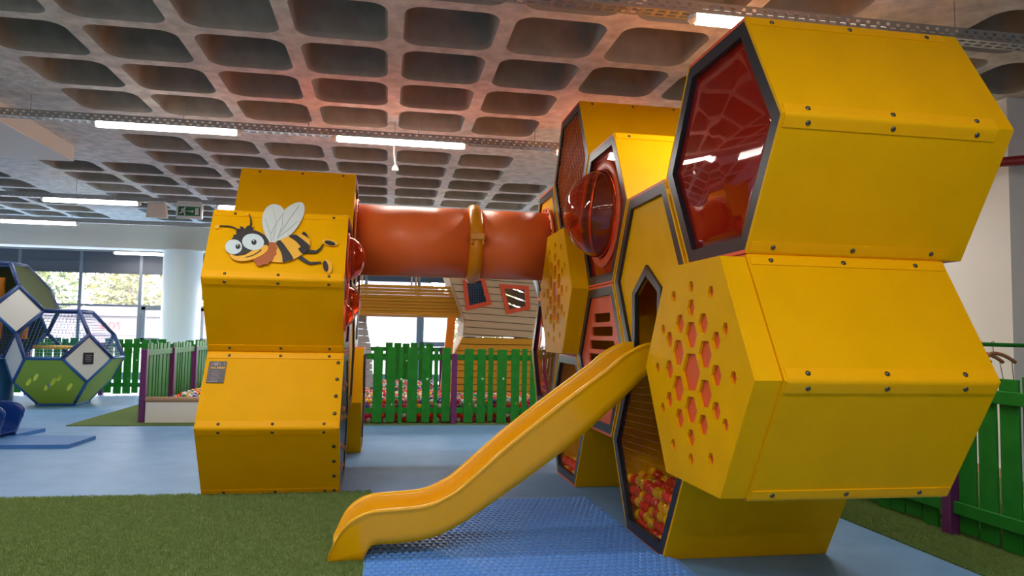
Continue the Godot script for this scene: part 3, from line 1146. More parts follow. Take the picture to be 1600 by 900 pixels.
func build_large_tower() -> void:
	var z := []
	for i in 6: z.append(ZA - DZ * i)
	var L := 1.11
	cell("topmost overhanging yellow cell with the big dark red window", 1.5, z[0], X0, 1.2, 1, "pane", [0, 1, 5])
	cell("yellow cell with the larger orange star of hexagonal holes, nearest the camera", 0.5, z[0], X0, 1.09, 1, "star", [0, 1, 5])
	cell("yellow floor cell holding the larger heap of balls behind a net, under the slide", 0.0, z[1], X0, L, 1, "net", [])
	cell("yellow cell with the pointed doorway at the top of the slide", 1.0, z[1], X0, L, 1, "arch", [1, 0])
	cell("cell with an orange panel of wide slots, left of the slide top", 0.5, z[2], X0, L, 1, "slots", [])
	cell("cell with the big clear red bubble window", 1.5, z[2], X0, L, 1, "dome", [1])
	cell("small-looking floor cell with a few balls behind a net, left under the slide", 0.0, z[3], X0, L, 1, "net", [])
	cell("far yellow cell with the smaller star of hexagonal holes, below the tunnel end", 1.0, z[3], X0, L, 1, "star", [])
	cell("high cell with a wire grid over a red window, behind the bubble", 2.0, z[3], X0, L, 1, "netpane", [1])
	cell("farthest low cell with a dark glossy red window, right of the fence", 0.5, z[4], X0, L, 1, "pane", [])
	cell("yellow cell that takes the right end of the orange tunnel", 1.5, z[4], X0, L, 1, "tunnel", [])
	# balls behind the nets
	rng.seed = 5
	for q in [[z[1], 5, 3, "ball in the heap behind the larger net, under the slide", "balls behind the larger net"], [z[3], 2, 3, "ball behind the small far net left under the slide", "balls behind the small far net"]]:
		for r in q[1]:
			var y: float = 0.062 + 0.072 * r
			var hw: float = S / 2 + y * 0.577 - 0.072
			var n := int(hw * 2 / 0.083)
			for i in n:
				for d in q[2]:
					if d == 2 and r < q[1] - 1: continue
					var zz: float = q[0] - hw + (i + 0.5 * (r % 2) + 0.25) * hw * 2 / n
					var red := rng.randf() < 0.66
					pit_ball(Vector3(X0 + 0.078 + 0.082 * d + rng.randf_range(-0.006, 0.004), y + rng.randf_range(-0.01, 0.014) + (0.02 if d == 2 else 0.0), zz + rng.randf_range(-0.008, 0.008)), 0.041, "ball red" if red else "ball yellow", ("red " if red else "yellow ") + q[3], ("red " if red else "yellow ") + q[4])
	# slide
	var tb := [[-0.31, 0.055, -0.31, 0.0], [-0.245, 0.195, -0.22, 0.0], [-0.195, 0.255, -0.155, 0.0], [-0.13, 0.295, -0.11, 0.01], [-0.06, 0.315, -0.06, 0.10], [0.08, 0.325, 0.06, 0.108], [0.22, 0.335, 0.2, 0.118], [0.31, 0.355, 0.33, 0.145], [0.39, 0.395, 0.42, 0.185], [0.47, 0.445, 0.53, 0.245], [0.78, 0.715, 0.85, 0.46], [1.085, 0.95, 1.17, 0.69], [1.4, 1.18, 1.48, 0.955], [1.49, 1.255, 1.56, 1.03], [1.56, 1.30, 1.62, 1.09], [1.65, 1.34, 1.67, 1.13], [1.745, 1.35, 1.745, 1.17]]
	slide("glossy yellow slide running down from the pointed doorway to the turf", Vector3(0, 0, -4.72), tb, 0.5, M["slide plastic"])
	# tunnel
	var t := thing("tunnel_tube", "orange plastic crawl tunnel joining the two towers", "tunnel", Vector3(0, 2.37, -7.86))
	var g := G.new(true)
	var ax := Basis(Vector3(0, 0, 1), -PI / 2)     # lathe axis along x
	for q in [[XR + 0.03, 0.87], [0.93, X0 + 0.02]]:
		g = G.new(true)
		g.lathe([Vector2(0.37, q[0]), Vector2(0.38, q[0]), Vector2(0.38, q[1]), Vector2(0.37, q[1])], Transform3D(ax, Vector3.ZERO), 48)
		g.lathe([Vector2(0.37, q[1]), Vector2(0.37, q[0])], Transform3D(ax, Vector3.ZERO), 48)
		obj(g, "tube_section", M["tunnel plastic"], t)
	g = G.new(true)
	var pr := []
	for i in 11:
		var a := PI * i / 10.0
		pr.append(Vector2(0.372 + 0.062 * sin(a), 0.90 - 0.075 * cos(a)))
	g.lathe(pr, Transform3D(ax, Vector3.ZERO), 48)
	var ring := obj(g, "coupling_ring", M["yellow plastic"], t)
	g = G.new()
	g.box(Vector3(0.9, 0.03, 0.43), Vector3(0.16, 0.08, 0.05), Basis.IDENTITY, 0.012)
	g.box(Vector3(0.84, -0.03, 0.425), Vector3(0.03, 0.05, 0.04), Basis.IDENTITY, 0.008)
	g.box(Vector3(0.96, -0.03, 0.425), Vector3(0.03, 0.05, 0.04), Basis.IDENTITY, 0.008)
	obj(g, "clamp", M["yellow plastic"], ring)
	for x in [XR + 0.012, X0 - 0.016]:
		g = G.new(true)
		g.lathe([Vector2(0.375, x - 0.012), Vector2(0.43, x - 0.012), Vector2(0.435, x), Vector2(0.43, x + 0.012), Vector2(0.375, x + 0.012)], Transform3D(ax, Vector3.ZERO), 48)
		var fl := obj(g, "flange", M["tunnel plastic"], t)
		for i in 20:
			var a := TAU * i / 20.0
			bolt(fl, Vector3(x + (0.014 if x < 0 else -0.014), cos(a) * 0.408, sin(a) * 0.408), Vector3(1 if x < 0 else -1, 0.001, 0).normalized(), 1.2)

func build_small_tower() -> void:
	var z := [ZL, ZL - DZ, ZL - 2 * DZ]
	var L := XR - XL
	var a := cell("lowest yellow cell of the small tower, with the dark notice on it", 0.0, z[0], XR, L, -1, "board", [0, 1, 5])
	for i in 9:
		var f := 0.07 + 0.9 * i / 8.0
		if absf(f - 0.5) < 0.05: continue
		var p := Vector2(S / 2, 0.6).lerp(Vector2(S, 0), f * 2) if f < 0.5 else Vector2(S, 0).lerp(Vector2(S / 2, -0.6), f * 2 - 1)
		bolt(a, Vector3(-0.045, 0.6 + p.y, p.x), Vector3(0, 0.5 if f < 0.5 else -0.5, 0.866), 1.2)
	cell("yellow cell of the small tower that carries the bee", 1.0, z[0], XR, L, -1, "domes", [0, 1, 5])
	cell("second-column lower cell of the small tower, hidden behind the notice cell", 0.5, z[1], XR, L, -1, "solid", [])
	cell("top yellow cell of the small tower, behind the bee, taking the left tunnel end", 1.5, z[1], XR, L, -1, "tunnel", [1])
	cell("rearmost floor cell of the small tower, a strip seen right of the notice cell", 0.0, z[2], XR + 0.1, L, -1, "solid", [])
	cell("rearmost upper cell of the small tower with a dark red window", 1.0, z[2], XR, L, -1, "pane", [])
	build_bee()
	build_notice()

# a plane lying on the sloping face whose lower edge is the fold at (y1, z1) and upper edge (y0, z0); u along x, v up the slope
func slope(y0: float, z0: float, y1: float, z1: float) -> Transform3D:
	var v := Vector3(0, y0 - y1, z0 - z1).normalized()
	return Transform3D(Basis(Vector3.RIGHT, v, Vector3.RIGHT.cross(v)), Vector3(0, y1, z1))

func build_bee() -> void:
	var f := slope(2.0 * H, ZL + S / 2, 1.5 * H, ZL + S)
	var t := thing("bee_cutout", "flat painted wooden cut-out of a smiling flying bee with white wings", "bee cutout", f.origin)
	# drawing units: x to the right, y downwards, laid on to the board by this affine map
	var put2 := func(p: Vector2) -> Vector2: return Vector2(p.x * 0.000773 + p.y * 0.000104 - 1.5575, p.x * 0.000039 - p.y * 0.00101 + 0.8446)
	var local := Transform3D(f.basis, Vector3.ZERO)
	var lay := func(called: String, pts: PackedVector2Array, lev: int, m: String, par: Node) -> Node3D:
		var q := PackedVector2Array()
		for p in pts: q.append(put2.call(p))
		var g := G.new()
		g.extrude(q, local.translated_local(Vector3(0, 0, 0.007 + 0.0018 * lev)), 0.004 if lev > 0 else 0.006)
		return obj(g, called, M[m], par)
	var stroke := func(pts: Array, w0: float, w1: float) -> PackedVector2Array:
		var l := PackedVector2Array(); var r := PackedVector2Array()
		for i in pts.size():
			var d: Vector2 = (pts[mini(i + 1, pts.size() - 1)] - pts[maxi(i - 1, 0)]).normalized().orthogonal()
			var w := lerpf(w0, w1, float(i) / (pts.size() - 1)) / 2
			l.append(pts[i] + d * w); r.append(pts[i] - d * w)
		r.reverse(); l.append_array(r)
		return l
	var smooth := func(pts: Array) -> PackedVector2Array:
		var o := PackedVector2Array()
		var n := pts.size()
		for i in n:
			for k in 3:
				o.append(pts[i].cubic_interpolate(pts[(i + 1) % n], pts[(i - 1 + n) % n], pts[(i + 2) % n], k / 3.0))
		return o
	var V := func(a: Array) -> Array:
		var o := []
		for i in range(0, a.size(), 2): o.append(Vector2(a[i], a[i + 1]))
		return o
	lay.call("antenna", stroke.call(smooth.call(V.call([345, 385, 300, 355, 240, 340, 150, 338, 240, 340, 300, 355])).slice(0, 10), 14.0, 10.0), 1, "bee black", t)
	lay.call("antenna", stroke.call(V.call([465, 360, 475, 310, 470, 265, 452, 212]), 26.0, 10.0), 1, "bee black", t)
	lay.call("antenna_tip", circle(22, 14, Vector2(124, 346)), 1, "bee orange", t)
	lay.call("antenna_tip", circle(14, 12, Vector2(432, 214)), 1, "bee orange", t)
	for q in [[1000, 590, 1080, 604, 1155, 608, 1195, 575, 1228, 528], [975, 655, 1030, 695, 1080, 722, 1140, 718, 1200, 712]]:
		lay.call("leg", stroke.call(V.call(q), 44.0, 13.0), 1, "bee black", t)
	var s1: Node3D = lay.call("shoe", circle(86, 22, Vector2(1297, 512), 34, 0.2), 2, "bee orange", t)
	lay.call("shoe_sole", circle(58, 20, Vector2(1300, 520), 22, 0.25), 4, "bee black", s1)
	var s2: Node3D = lay.call("shoe", circle(46, 22, Vector2(1264, 754), 72, -0.15), 2, "bee orange", t)
	lay.call("shoe_sole", circle(27, 20, Vector2(1243, 756), 55, -0.15), 4, "bee black", s2)
	var w1: Node3D = lay.call("wing", smooth.call(V.call([668, 505, 622, 430, 594, 340, 590, 240, 618, 160, 668, 112, 730, 102, 790, 128, 828, 180, 850, 250, 848, 330, 806, 420, 745, 498, 705, 515])), 1, "bee wing", t)
	var w2: Node3D = lay.call("wing", smooth.call(V.call([712, 510, 745, 430, 780, 330, 820, 175, 880, 120, 945, 86, 1000, 78, 1032, 102, 1042, 150, 1026, 225, 985, 310, 935, 380, 880, 435, 800, 475])), 2, "bee wing", t)
	for q in [[690, 500, 660, 380, 620, 260], [705, 480, 740, 300, 700, 140], [680, 420, 740, 300, 820, 190]]:
		lay.call("vein", stroke.call(V.call(q), 7.0, 4.0), 3, "bee vein", w1)
	for q in [[750, 470, 800, 330, 810, 200], [760, 440, 880, 260, 980, 120], [740, 470, 860, 380, 960, 290]]:
		lay.call("vein", stroke.call(V.call(q), 7.0, 4.0), 4, "bee vein", w2)
	var body: Node3D = lay.call("body", smooth.call(V.call([715, 530, 790, 480, 860, 452, 940, 437, 1010, 425, 1062, 440, 1088, 485, 1090, 540, 1068, 592, 1010, 632, 920, 682, 820, 712, 720, 708, 690, 690])), 3, "bee orange", t)
	lay.call("stripe", smooth.call(V.call([735, 520, 770, 492, 800, 512, 850, 580, 885, 630, 912, 684, 860, 702, 806, 712, 800, 660, 780, 600])), 5, "bee black", body)
	lay.call("stripe", smooth.call(V.call([868, 448, 940, 434, 990, 466, 1040, 506, 1086, 552, 1066, 594, 1012, 632, 965, 580, 990, 560, 940, 500])), 5, "bee black", body)
	lay.call("stripe", V.call([1004, 426, 1026, 398, 1058, 424, 1082, 474, 1042, 446]), 5, "bee black", body)
	lay.call("collar", V.call([640, 520, 690, 512, 742, 518, 736, 545, 748, 570, 736, 600, 742, 630, 716, 655, 702, 695, 672, 708, 650, 735, 610, 735, 585, 750, 545, 746, 524, 715, 506, 690, 560, 640]), 5, "bee brown", t)
	var head: Node3D = lay.call("head", V.call([240, 560, 262, 510, 300, 455, 296, 438, 330, 432, 322, 402, 352, 392, 336, 372, 372, 376, 356, 350, 392, 352, 412, 376, 436, 346, 470, 336, 468, 362, 516, 360, 488, 384, 560, 405, 620, 440, 655, 490, 662, 540, 640, 570, 560, 590, 470, 610, 400, 640, 320, 646, 262, 612]), 6, "bee black", t)
	lay.call("muzzle", smooth.call(V.call([268, 630, 330, 652, 420, 642, 482, 606, 560, 568, 630, 542, 655, 560, 646, 600, 600, 640, 520, 680, 430, 702, 350, 700, 292, 672])), 7, "bee orange", head)
	lay.call("mouth", stroke.call(V.call([430, 668, 500, 650, 550, 622, 588, 592]), 6.0, 9.0), 9, "bee black", head)
	for e in [[306, 562, 86, 74, 350, 561, 25], [502, 512, 112, 84, 511, 517, 27]]:
		var ey: Node3D = lay.call("eye", circle(e[2], 28, Vector2(e[0], e[1]), e[3], 0.15), 8, "bee eye", head)
		ey.name = numbered(head, "eyeball")
	for e in [[350, 561, 25], [511, 517, 27]]:
		lay.call("pupil", circle(e[2], 16, Vector2(e[0], e[1])), 10, "bee black", head)
		lay.call("glint", circle(8, 8, Vector2(e[0] - 4, e[1] - 11)), 12, "bee wing", head)

func build_notice() -> void:
	var f := slope(1.0 * H, ZL + S / 2, 0.5 * H, ZL + S)
	var t := thing("notice_plate", "small dark notice headed COLMEIA stuck on the lowest yellow cell", "notice", f * Vector3(-1.38, 0.4965, 0.004))
	var b := Transform3D(f.basis, Vector3.ZERO)
	var g := G.new()
	g.box(Vector3.ZERO, Vector3(0.136, 0.196, 0.004))
	var pl := obj(g, "plate", M["sign black"], t)
	pl.basis = f.basis
	var tm := TextMesh.new()
	var fo := SystemFont.new()
	fo.font_names = PackedStringArray(["Droid Sans"])
	fo.font_weight = 700
	tm.font = fo
	tm.text = "COLMEIA"
	tm.font_size = 32
	tm.pixel_size = 0.027 / 32
	tm.depth = 0.002
	var o := put(tm, "lettering", M["sign gold"], pl, Vector3(0.004, 0.038, 0.003))
	g = G.new()
	for i in 8:
		g.box(Vector3(-0.012 + 0.006 * (i % 2), 0.012 - 0.0125 * i, 0.0025), Vector3(0.05 + 0.02 * (i % 3), 0.0026, 0.001))
		if i % 2 == 0: g.box(Vector3(-0.058, 0.012 - 0.0125 * i, 0.0025), Vector3(0.005, 0.008, 0.001))
	g.box(Vector3(-0.02, -0.087, 0.0025), Vector3(0.08, 0.005, 0.001))
	obj(g, "small_print", M["sign lilac"], pl)
	g = G.new()
	for q in 7:
		var a := PI * (0.15 + 0.7 * q / 6.0)
		g.box(Vector3(-0.012 + cos(a) * 0.038, 0.056 + sin(a) * 0.026, 0.0025), Vector3(0.012, 0.008, 0.001), Basis(Vector3(0, 0, 1), a - PI / 2))
	g.box(Vector3(-0.012, 0.066, 0.0025), Vector3(0.03, 0.012, 0.001))
	g.box(Vector3(0.052, 0.075, 0.0025), Vector3(0.012, 0.012, 0.001), Basis(Vector3(0, 0, 1), 0.7))
	obj(g, "emblem", M["sign lilac"], pl)

func build_floor_things() -> void:
	var P := func(a: Array) -> PackedVector2Array:
		var o := PackedVector2Array()
		for i in range(0, a.size(), 2): o.append(Vector2(a[i], a[i + 1]))
		return o
	var t := turf("dark green artificial turf in the foreground, where the slide ends", P.call([-7.0, -6.47, -0.1, -6.38, -0.1, -2.2, -7.0, -2.2]), 0.012)
	blades(t, "pile", -3.4, -0.1, -6.44, -4.0, 0.011, 46000, M["turf blade"], 1)
	blades(t, "pile", -3.4, -0.1, -6.44, -4.0, 0.011, 16000, M["turf blade pale"], 2)
	t = turf("turf strip under the ball pool and its picket fences", P.call([-4.38, -16.6, 2.9, -16.6, 2.9, -10.98, -4.38, -11.06]), 0.012)
	t = turf("dark turf strip along the right-hand fence", P.call([3.52, -12.0, 6.2, -12.0, 6.2, -1.5, 3.52, -1.5]), 0.012)
	blades(t, "pile", 3.52, 5.2, -6.5, -3.5, 0.011, 26000, M["turf blade"], 3)
	# studded mat under the slide
	t = mat_slab("bright blue studded rubber mat under the yellow slide", P.call([-0.1, -6.0, 1.72, -6.0, 1.72, -4.4, 1.8, -4.3, 1.8, -2.6, -0.1, -2.6]), 0.02, M["mat blue"])
	var g := G.new()
	g.box(Vector3(0, 0.003, 0), Vector3(0.034, 0.012, 0.046), Basis.IDENTITY, 0.005)
	var mm := MultiMesh.new()
	mm.transform_format = MultiMesh.TRANSFORM_3D
	mm.mesh = g.done()
	var at := []
	var j := 0
	var zz := -5.97
	while zz < -3.4:
		var x := -0.07 + (0.0225 if j % 2 else 0.0)
		while x < (1.69 if zz < -4.38 else 1.77):
			at.append(Vector3(x, 0.02, zz)); x += 0.045
		zz += 0.062; j += 1
	mm.instance_count = at.size()
	for i in at.size(): mm.set_instance_transform(i, Transform3D(Basis.IDENTITY, at[i]))
	var o := MultiMeshInstance3D.new()
	o.multimesh = mm
	o.material_override = M["mat blue"]
	o.name = "stud"
	t.add_child(o)
	o.set_meta("kind", "stuff")
	mat_slab("nearer of the two flat blue mats by the dark blue slide", P.call([-6.5, -9.95, -3.52, -9.77, -3.54, -9.05, -6.5, -9.1]), 0.045, M["play mat"])
	mat_slab("farther flat blue mat, half behind the dark blue slide", P.call([-6.5, -10.9, -4.4, -10.5, -4.5, -9.97, -6.5, -9.97]), 0.045, M["play mat"])

func build_ball_pool() -> void:
	var sl := []
	for q in [[-0.42, -0.25], [-0.19, -0.05], [0.01, 0.14], [0.19, 0.25], [0.32, 0.47], [0.54, 0.66], [0.72, 0.78], [0.84, 0.97], [1.06, 1.14], [1.18, 1.32], [1.38, 1.51], [1.55, 1.63], [1.69, 1.84], [1.91, 2.04], [2.08, 2.16], [2.21, 2.36]]:
		sl.append([q[0] + 0.6, q[1] + 0.6])
	fence("green picket fence in front of the ball pool, between the two towers", Vector3(-0.6, 0, -11.1), Vector3(2.4, 0, -11.1), 1.0, sl, [0.26, 1.63])
	fence("picket fence on the left side of the ball pool, beyond the white board", Vector3(-3.5, 0, -11.4), Vector3(-3.5, 0, -16.0), -1.0, run_slats(4.6, 3), [0.0, 1.4, 2.8, 4.2])
	fence("farthest long green picket fence, behind the climbing frame and pool", Vector3(-9.3, 0, -16.15), Vector3(3.2, 0, -16.05), 1.0, run_slats(12.5, 9, true), [0.76, 2.15, 3.54, 4.93, 6.32, 7.7, 9.1, 10.5])
	var t := thing("pool_entry_board", "low white board with a tan padded top rail, left of the small tower", "pool wall", Vector3(-3.44, 0, -11.35))
	var g := G.new(); g.box(Vector3(1.35, 0.165, 0), Vector3(2.7, 0.33, 0.04), Basis.IDENTITY, 0.006); obj(g, "board", M["board white"], t)
	g = G.new(true); g.tube([Vector3(0.0, 0.345, 0), Vector3(2.7, 0.345, 0)], 0.042, 14)
	var pad := obj(g, "padded_roll", M["tan padding"], t)
	g = G.new(true); g.tube([Vector3(0.085, 0.345, 0), Vector3(0.1, 0.345, 0)], 0.0435, 14); obj(g, "roll_seam", M["wood"], pad)
	# balls
	rng.seed = 21
	var cols := ["ball red", "ball pink", "ball white", "ball white", "ball pink", "ball green", "ball blue", "ball yellow"]
	var words := {"ball red": "red", "ball pink": "pink", "ball white": "white", "ball green": "green", "ball blue": "blue", "ball yellow": "yellow"}
	for i in 32:
		for r in 5:
			var c: String = (["ball red", "ball pink", "ball red", "ball white"] if r < 2 else cols)[rng.randi() % (4 if r < 2 else 8)]
			pit_ball(Vector3(-0.32 + 0.08 * i + 0.04 * (r % 2), 0.05 + 0.068 * r, -11.24 - 0.03 * r + rng.randf_range(-0.01, 0.01)), 0.038, c, words[c] + " pool ball just behind the middle picket fence", words[c] + " balls behind the middle fence")
	for i in 26:
		for r in 2:
			var c: String = cols[rng.randi() % 8]
			pit_ball(Vector3(-3.3 + 0.08 * i, 0.288, -11.6 - 0.1 * r + rng.randf_range(-0.02, 0.02)), 0.038, c, words[c] + " pool ball behind the tan padded rail", words[c] + " balls behind the tan rail")
	var pool := thing("pool_balls", "broad bed of mixed pool balls filling the fenced pool", "balls")
	g = G.new(); g.box(Vector3(-1.18, 0.132, -13.68), Vector3(4.44, 0.236, 4.5)); obj(g, "pool_bed", M["ball pink"], pool)
	g = G.new(); g.box(Vector3(1.78, 0.132, -12.18), Vector3(1.46, 0.236, 1.5)); obj(g, "pool_bed", M["ball pink"], pool)
	g = G.new(true); g.ball(Vector3.ZERO, 0.038, 8)
	var bm := g.done()
	for k in 6:
		var mm := MultiMesh.new()
		mm.transform_format = MultiMesh.TRANSFORM_3D
		mm.mesh = bm
		var n := 900
		mm.instance_count = n
		for i in n:
			var zz := rng.randf_range(-15.9, -11.55)
			var xx := rng.randf_range(-3.3, 2.45)
			if xx > 1.0: zz = rng.randf_range(-12.9, -11.55)
			mm.set_instance_transform(i, Transform3D(Basis.IDENTITY, Vector3(xx, 0.265 + rng.randf_range(0, 0.05) + 0.03 * (-11.5 - zz) / 4.0, zz)))
		var o := MultiMeshInstance3D.new()
		o.multimesh = mm
		o.material_override = M[["ball red", "ball pink", "ball white", "ball green", "ball blue", "ball yellow"][k]]
		o.name = numbered(pool, "ball_layer")
		pool.add_child(o)
		o.set_meta("kind", "stuff")
	pool.set_meta("kind", "stuff")
	# crooked plank house
	t = thing("crooked_house", "crooked plank playhouse wall, cream above and yellow below, with two orange windows", "playhouse", Vector3(0, 0, -13.0))
	var V := func(a: Array) -> PackedVector2Array:
		var o := PackedVector2Array()
		for i in range(0, a.size(), 2): o.append(Vector2(a[i], a[i + 1]))
		return o
	var up: PackedVector2Array = V.call([0.8, 3.2, 1.08, 2.42, 1.36, 1.70, 1.385, 1.6, 1.36, 1.33, 2.63, 1.33, 2.68, 1.66, 2.745, 2.01, 2.59, 2.46, 2.4, 3.2])
	var low: PackedVector2Array = V.call([1.36, 1.32, 1.26, 1.1, 1.12, 0.7, 1.08, 0.0, 2.66, 0.0, 2.63, 0.7, 2.62, 1.1, 2.63, 1.32])
	var w1: PackedVector2Array = V.call([1.32, 2.36, 1.71, 2.44, 1.86, 1.92, 1.39, 1.80])
	var w2: PackedVector2Array = V.call([1.99, 2.30, 2.54, 2.28, 2.58, 1.85, 2.13, 1.75])
	planks(t, up, 1.33, 3.2, 0.126, 0.05, 0.0, M["house white"], [w1, w2])
	planks(t, low, 0.0, 1.32, 0.12, 0.0, 0.0, M["house yellow"])
	g = G.new()
	g.extrude(up, Transform3D(Basis.IDENTITY, Vector3(0, 0, -0.032)), -0.01, [w1, w2], [1.6, 2.3])
	obj(g, "backing", M["house dark"], t)
	g = G.new()
	g.extrude(low, Transform3D(Basis.IDENTITY, Vector3(0, 0, -0.032)), -0.01)
	obj(g, "backing", M["house dark"], t)
	for i in 9:
		g = G.new()
		g.box(Vector3(2.1, 1.5 + 0.16 * i, -0.9), Vector3(1.3, 0.13, 0.02), Basis(Vector3(0, 0, 1), -0.32))
		obj(g, "rear_board", M["house dark"], t)
	for w in [w1, w2]:
		var holder := Node3D.new(); holder.name = numbered(t, "window"); t.add_child(holder)
		var inn := frame2d(holder, "window_frame", w, 0.075, 0.02, -0.06, M["house orange"])
		if w == w1:
			net(holder, inn, Transform3D(Basis.IDENTITY, Vector3(0, 0, -0.03)), 0.045, 0.045, 0.004, M["climb blue"])
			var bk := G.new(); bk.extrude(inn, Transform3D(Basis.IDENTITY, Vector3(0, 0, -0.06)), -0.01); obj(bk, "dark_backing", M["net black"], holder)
	for q in [[up, M["house white"]], [low, M["house yellow"]]]:
		var p: PackedVector2Array = q[0]
		for i in p.size():
			var a := p[i]; var b := p[(i + 1) % p.size()]
			if absf(b.y - a.y) < 0.02: continue
			var o := (b - a).orthogonal().normalized() * 0.012
			g = G.new()
			g.extrude(PackedVector2Array([a + o, b + o, b - o, a - o]), Transform3D(Basis.IDENTITY, Vector3(0, 0, -0.043)), -1.15)
			obj(g, "side_board", q[1], t)
	t = thing("plank_bridge", "yellow slatted bridge side between the plank houses", "bridge", Vector3(-1.2, 0, -13.4))
	for i in 9:
		g = G.new()
		g.box(Vector3(1.25 + 0.012 * (i % 3), 1.745 + 0.06 * i, -0.02 * (i % 2)), Vector3(2.55 - 0.02 * i, 0.055, 0.03), Basis.IDENTITY, 0.003)
		obj(g, "slat", M["house yellow"], t)
	g = G.new(); g.box(Vector3(1.25, 1.89, -0.045), Vector3(2.5, 0.32, 0.012)); obj(g, "backing", M["house dark"], t)
	g = G.new(); g.box(Vector3(1.25, 1.70, -0.4), Vector3(2.55, 0.03, 0.9)); obj(g, "deck", M["house yellow"], t)
	for x in [0.72, 1.62, 1.7]:
		g = G.new(true); g.tube([Vector3(x, 1.7, -0.06), Vector3(x, 3.0, -0.06)], 0.014, 8); obj(g, "rope_post", M["tan padding"], t)
	t = thing("leaning_post", "slanting orange post under the yellow plank bridge", "post", Vector3(1.03, 0, -13.3))
	g = G.new(); g.extrude(V.call([-0.075, 0.0, 0.075, 0.0, 0.215, 1.69, 0.065, 1.69]), Transform3D.IDENTITY, -0.12); obj(g, "shaft", M["post orange"], t)
	t = thing("blue_plank_house", "sliver of a pale blue plank playhouse behind the small tower", "playhouse", Vector3(0, 0, -13.8))
	planks(t, V.call([-2.0, 0.3, -0.22, 0.3, -0.28, 1.0, -0.42, 1.7, -2.2, 1.7]), 0.3, 1.7, 0.125, 0.04, 0.0, M["house blue"])

func build_left_play() -> void:
	var a := 0.576
	var k := a / sqrt(2.0)
	var o1 := octahedron("lower blue-framed climbing polyhedron with a green panel and a small dark plaque", Vector3(-5.68, 0.03, -14.2), a, {"low_near": "green", "low_right": "yellowgreen", "low_left": "green", "low_far": "green", "up_near": "net", "up_right": "net", "up_far": "net", "top": "net", "bottom": "blue"})
	octahedron("upper blue-framed climbing polyhedron at the left edge, raised on a blue post", Vector3(-5.68 - 2 * a, 0.03 + 2 * k, -14.2), a, {"low_near": "net", "low_left": "green", "low_far": "olive", "up_far": "olive", "up_left": "olive", "up_right": "olive", "top": "net", "bottom": "blue"})
	var g := G.new()
	g.box(Vector3(0, 0.012, 0), Vector3(0.66, 0.03, 0.66), Basis.IDENTITY, 0.006)
	obj(g, "base_plate", M["climb blue"], o1, Vector3(0, -0.02, 0))
	g = G.new(true); g.tube([Vector3(-0.7, 2.4 * k, -0.35), Vector3(0.05, 2.4 * k, -0.35)], 0.035, 8); obj(g, "inner_rail", M["sign gold"], o1)
	# plaque on the right-hand white square
	var n := Vector3(1, 0, 1).normalized()
	var pl := G.new()
	pl.box(Vector3.ZERO, Vector3(0.17, 0.2, 0.006))
	var c := Vector3(0, 2 * k, 0) + n * (2 * k + 0.02)
	var p := obj(pl, "plaque", M["sign black"], o1, c)
	p.basis = Basis(Vector3.UP, PI / 4)
	g = G.new()
	for i in 4: g.box(Vector3(0, 0.05 - 0.032 * i, 0.004), Vector3(0.11 - 0.02 * (i % 2), 0.008, 0.002))
	obj(g, "plaque_print", M["sign lilac"], p)
	var t := thing("support_post", "thick blue post carrying the upper climbing polyhedron", "post", Vector3(-5.68 - 2 * a, 0, -14.2))
	g = G.new(true); g.lathe([Vector2(0.3, 0), Vector2(0.3, 2 * k - 0.02), Vector2(0.0, 2 * k - 0.02)], Transform3D.IDENTITY, 28); obj(g, "shaft", M["climb blue"], t)
	for i in 3:
		t = thing("padded_pole", ["leftmost of three orange-yellow poles inside the upper polyhedron", "middle one of three orange-yellow poles inside the upper polyhedron", "rightmost of three orange-yellow poles inside the upper polyhedron"][i], "pole", Vector3(-7.2 + 0.32 * i + 0.1 * (i / 2), 1.05, -14.35), "poles inside the upper polyhedron")
		g = G.new(true); g.tube([Vector3(0, 0.1, 0), Vector3(0, 1.2, 0)], 0.06, 12); obj(g, "padding", M["post orange"], t)
	var tb := [[-0.02, 0.22, -0.08, 0.0], [0.0, 0.31, -0.2, 0.0], [-0.05, 0.37, -0.3, 0.01], [-0.15, 0.405, -0.4, 0.04], [-0.4, 0.42, -0.6, 0.08], [-1.0, 0.56, -1.1, 0.12], [-1.8, 1.2, -1.8, 0.6]]
	var tb2 := []
	for q in tb: tb2.append([-q[0], q[1], -q[2], q[3]])
	slide("end of a dark blue slide at the left edge of the photo", Vector3(-4.42, 0.045, -9.72), tb2, 0.5, M["slide blue"], -1.0)

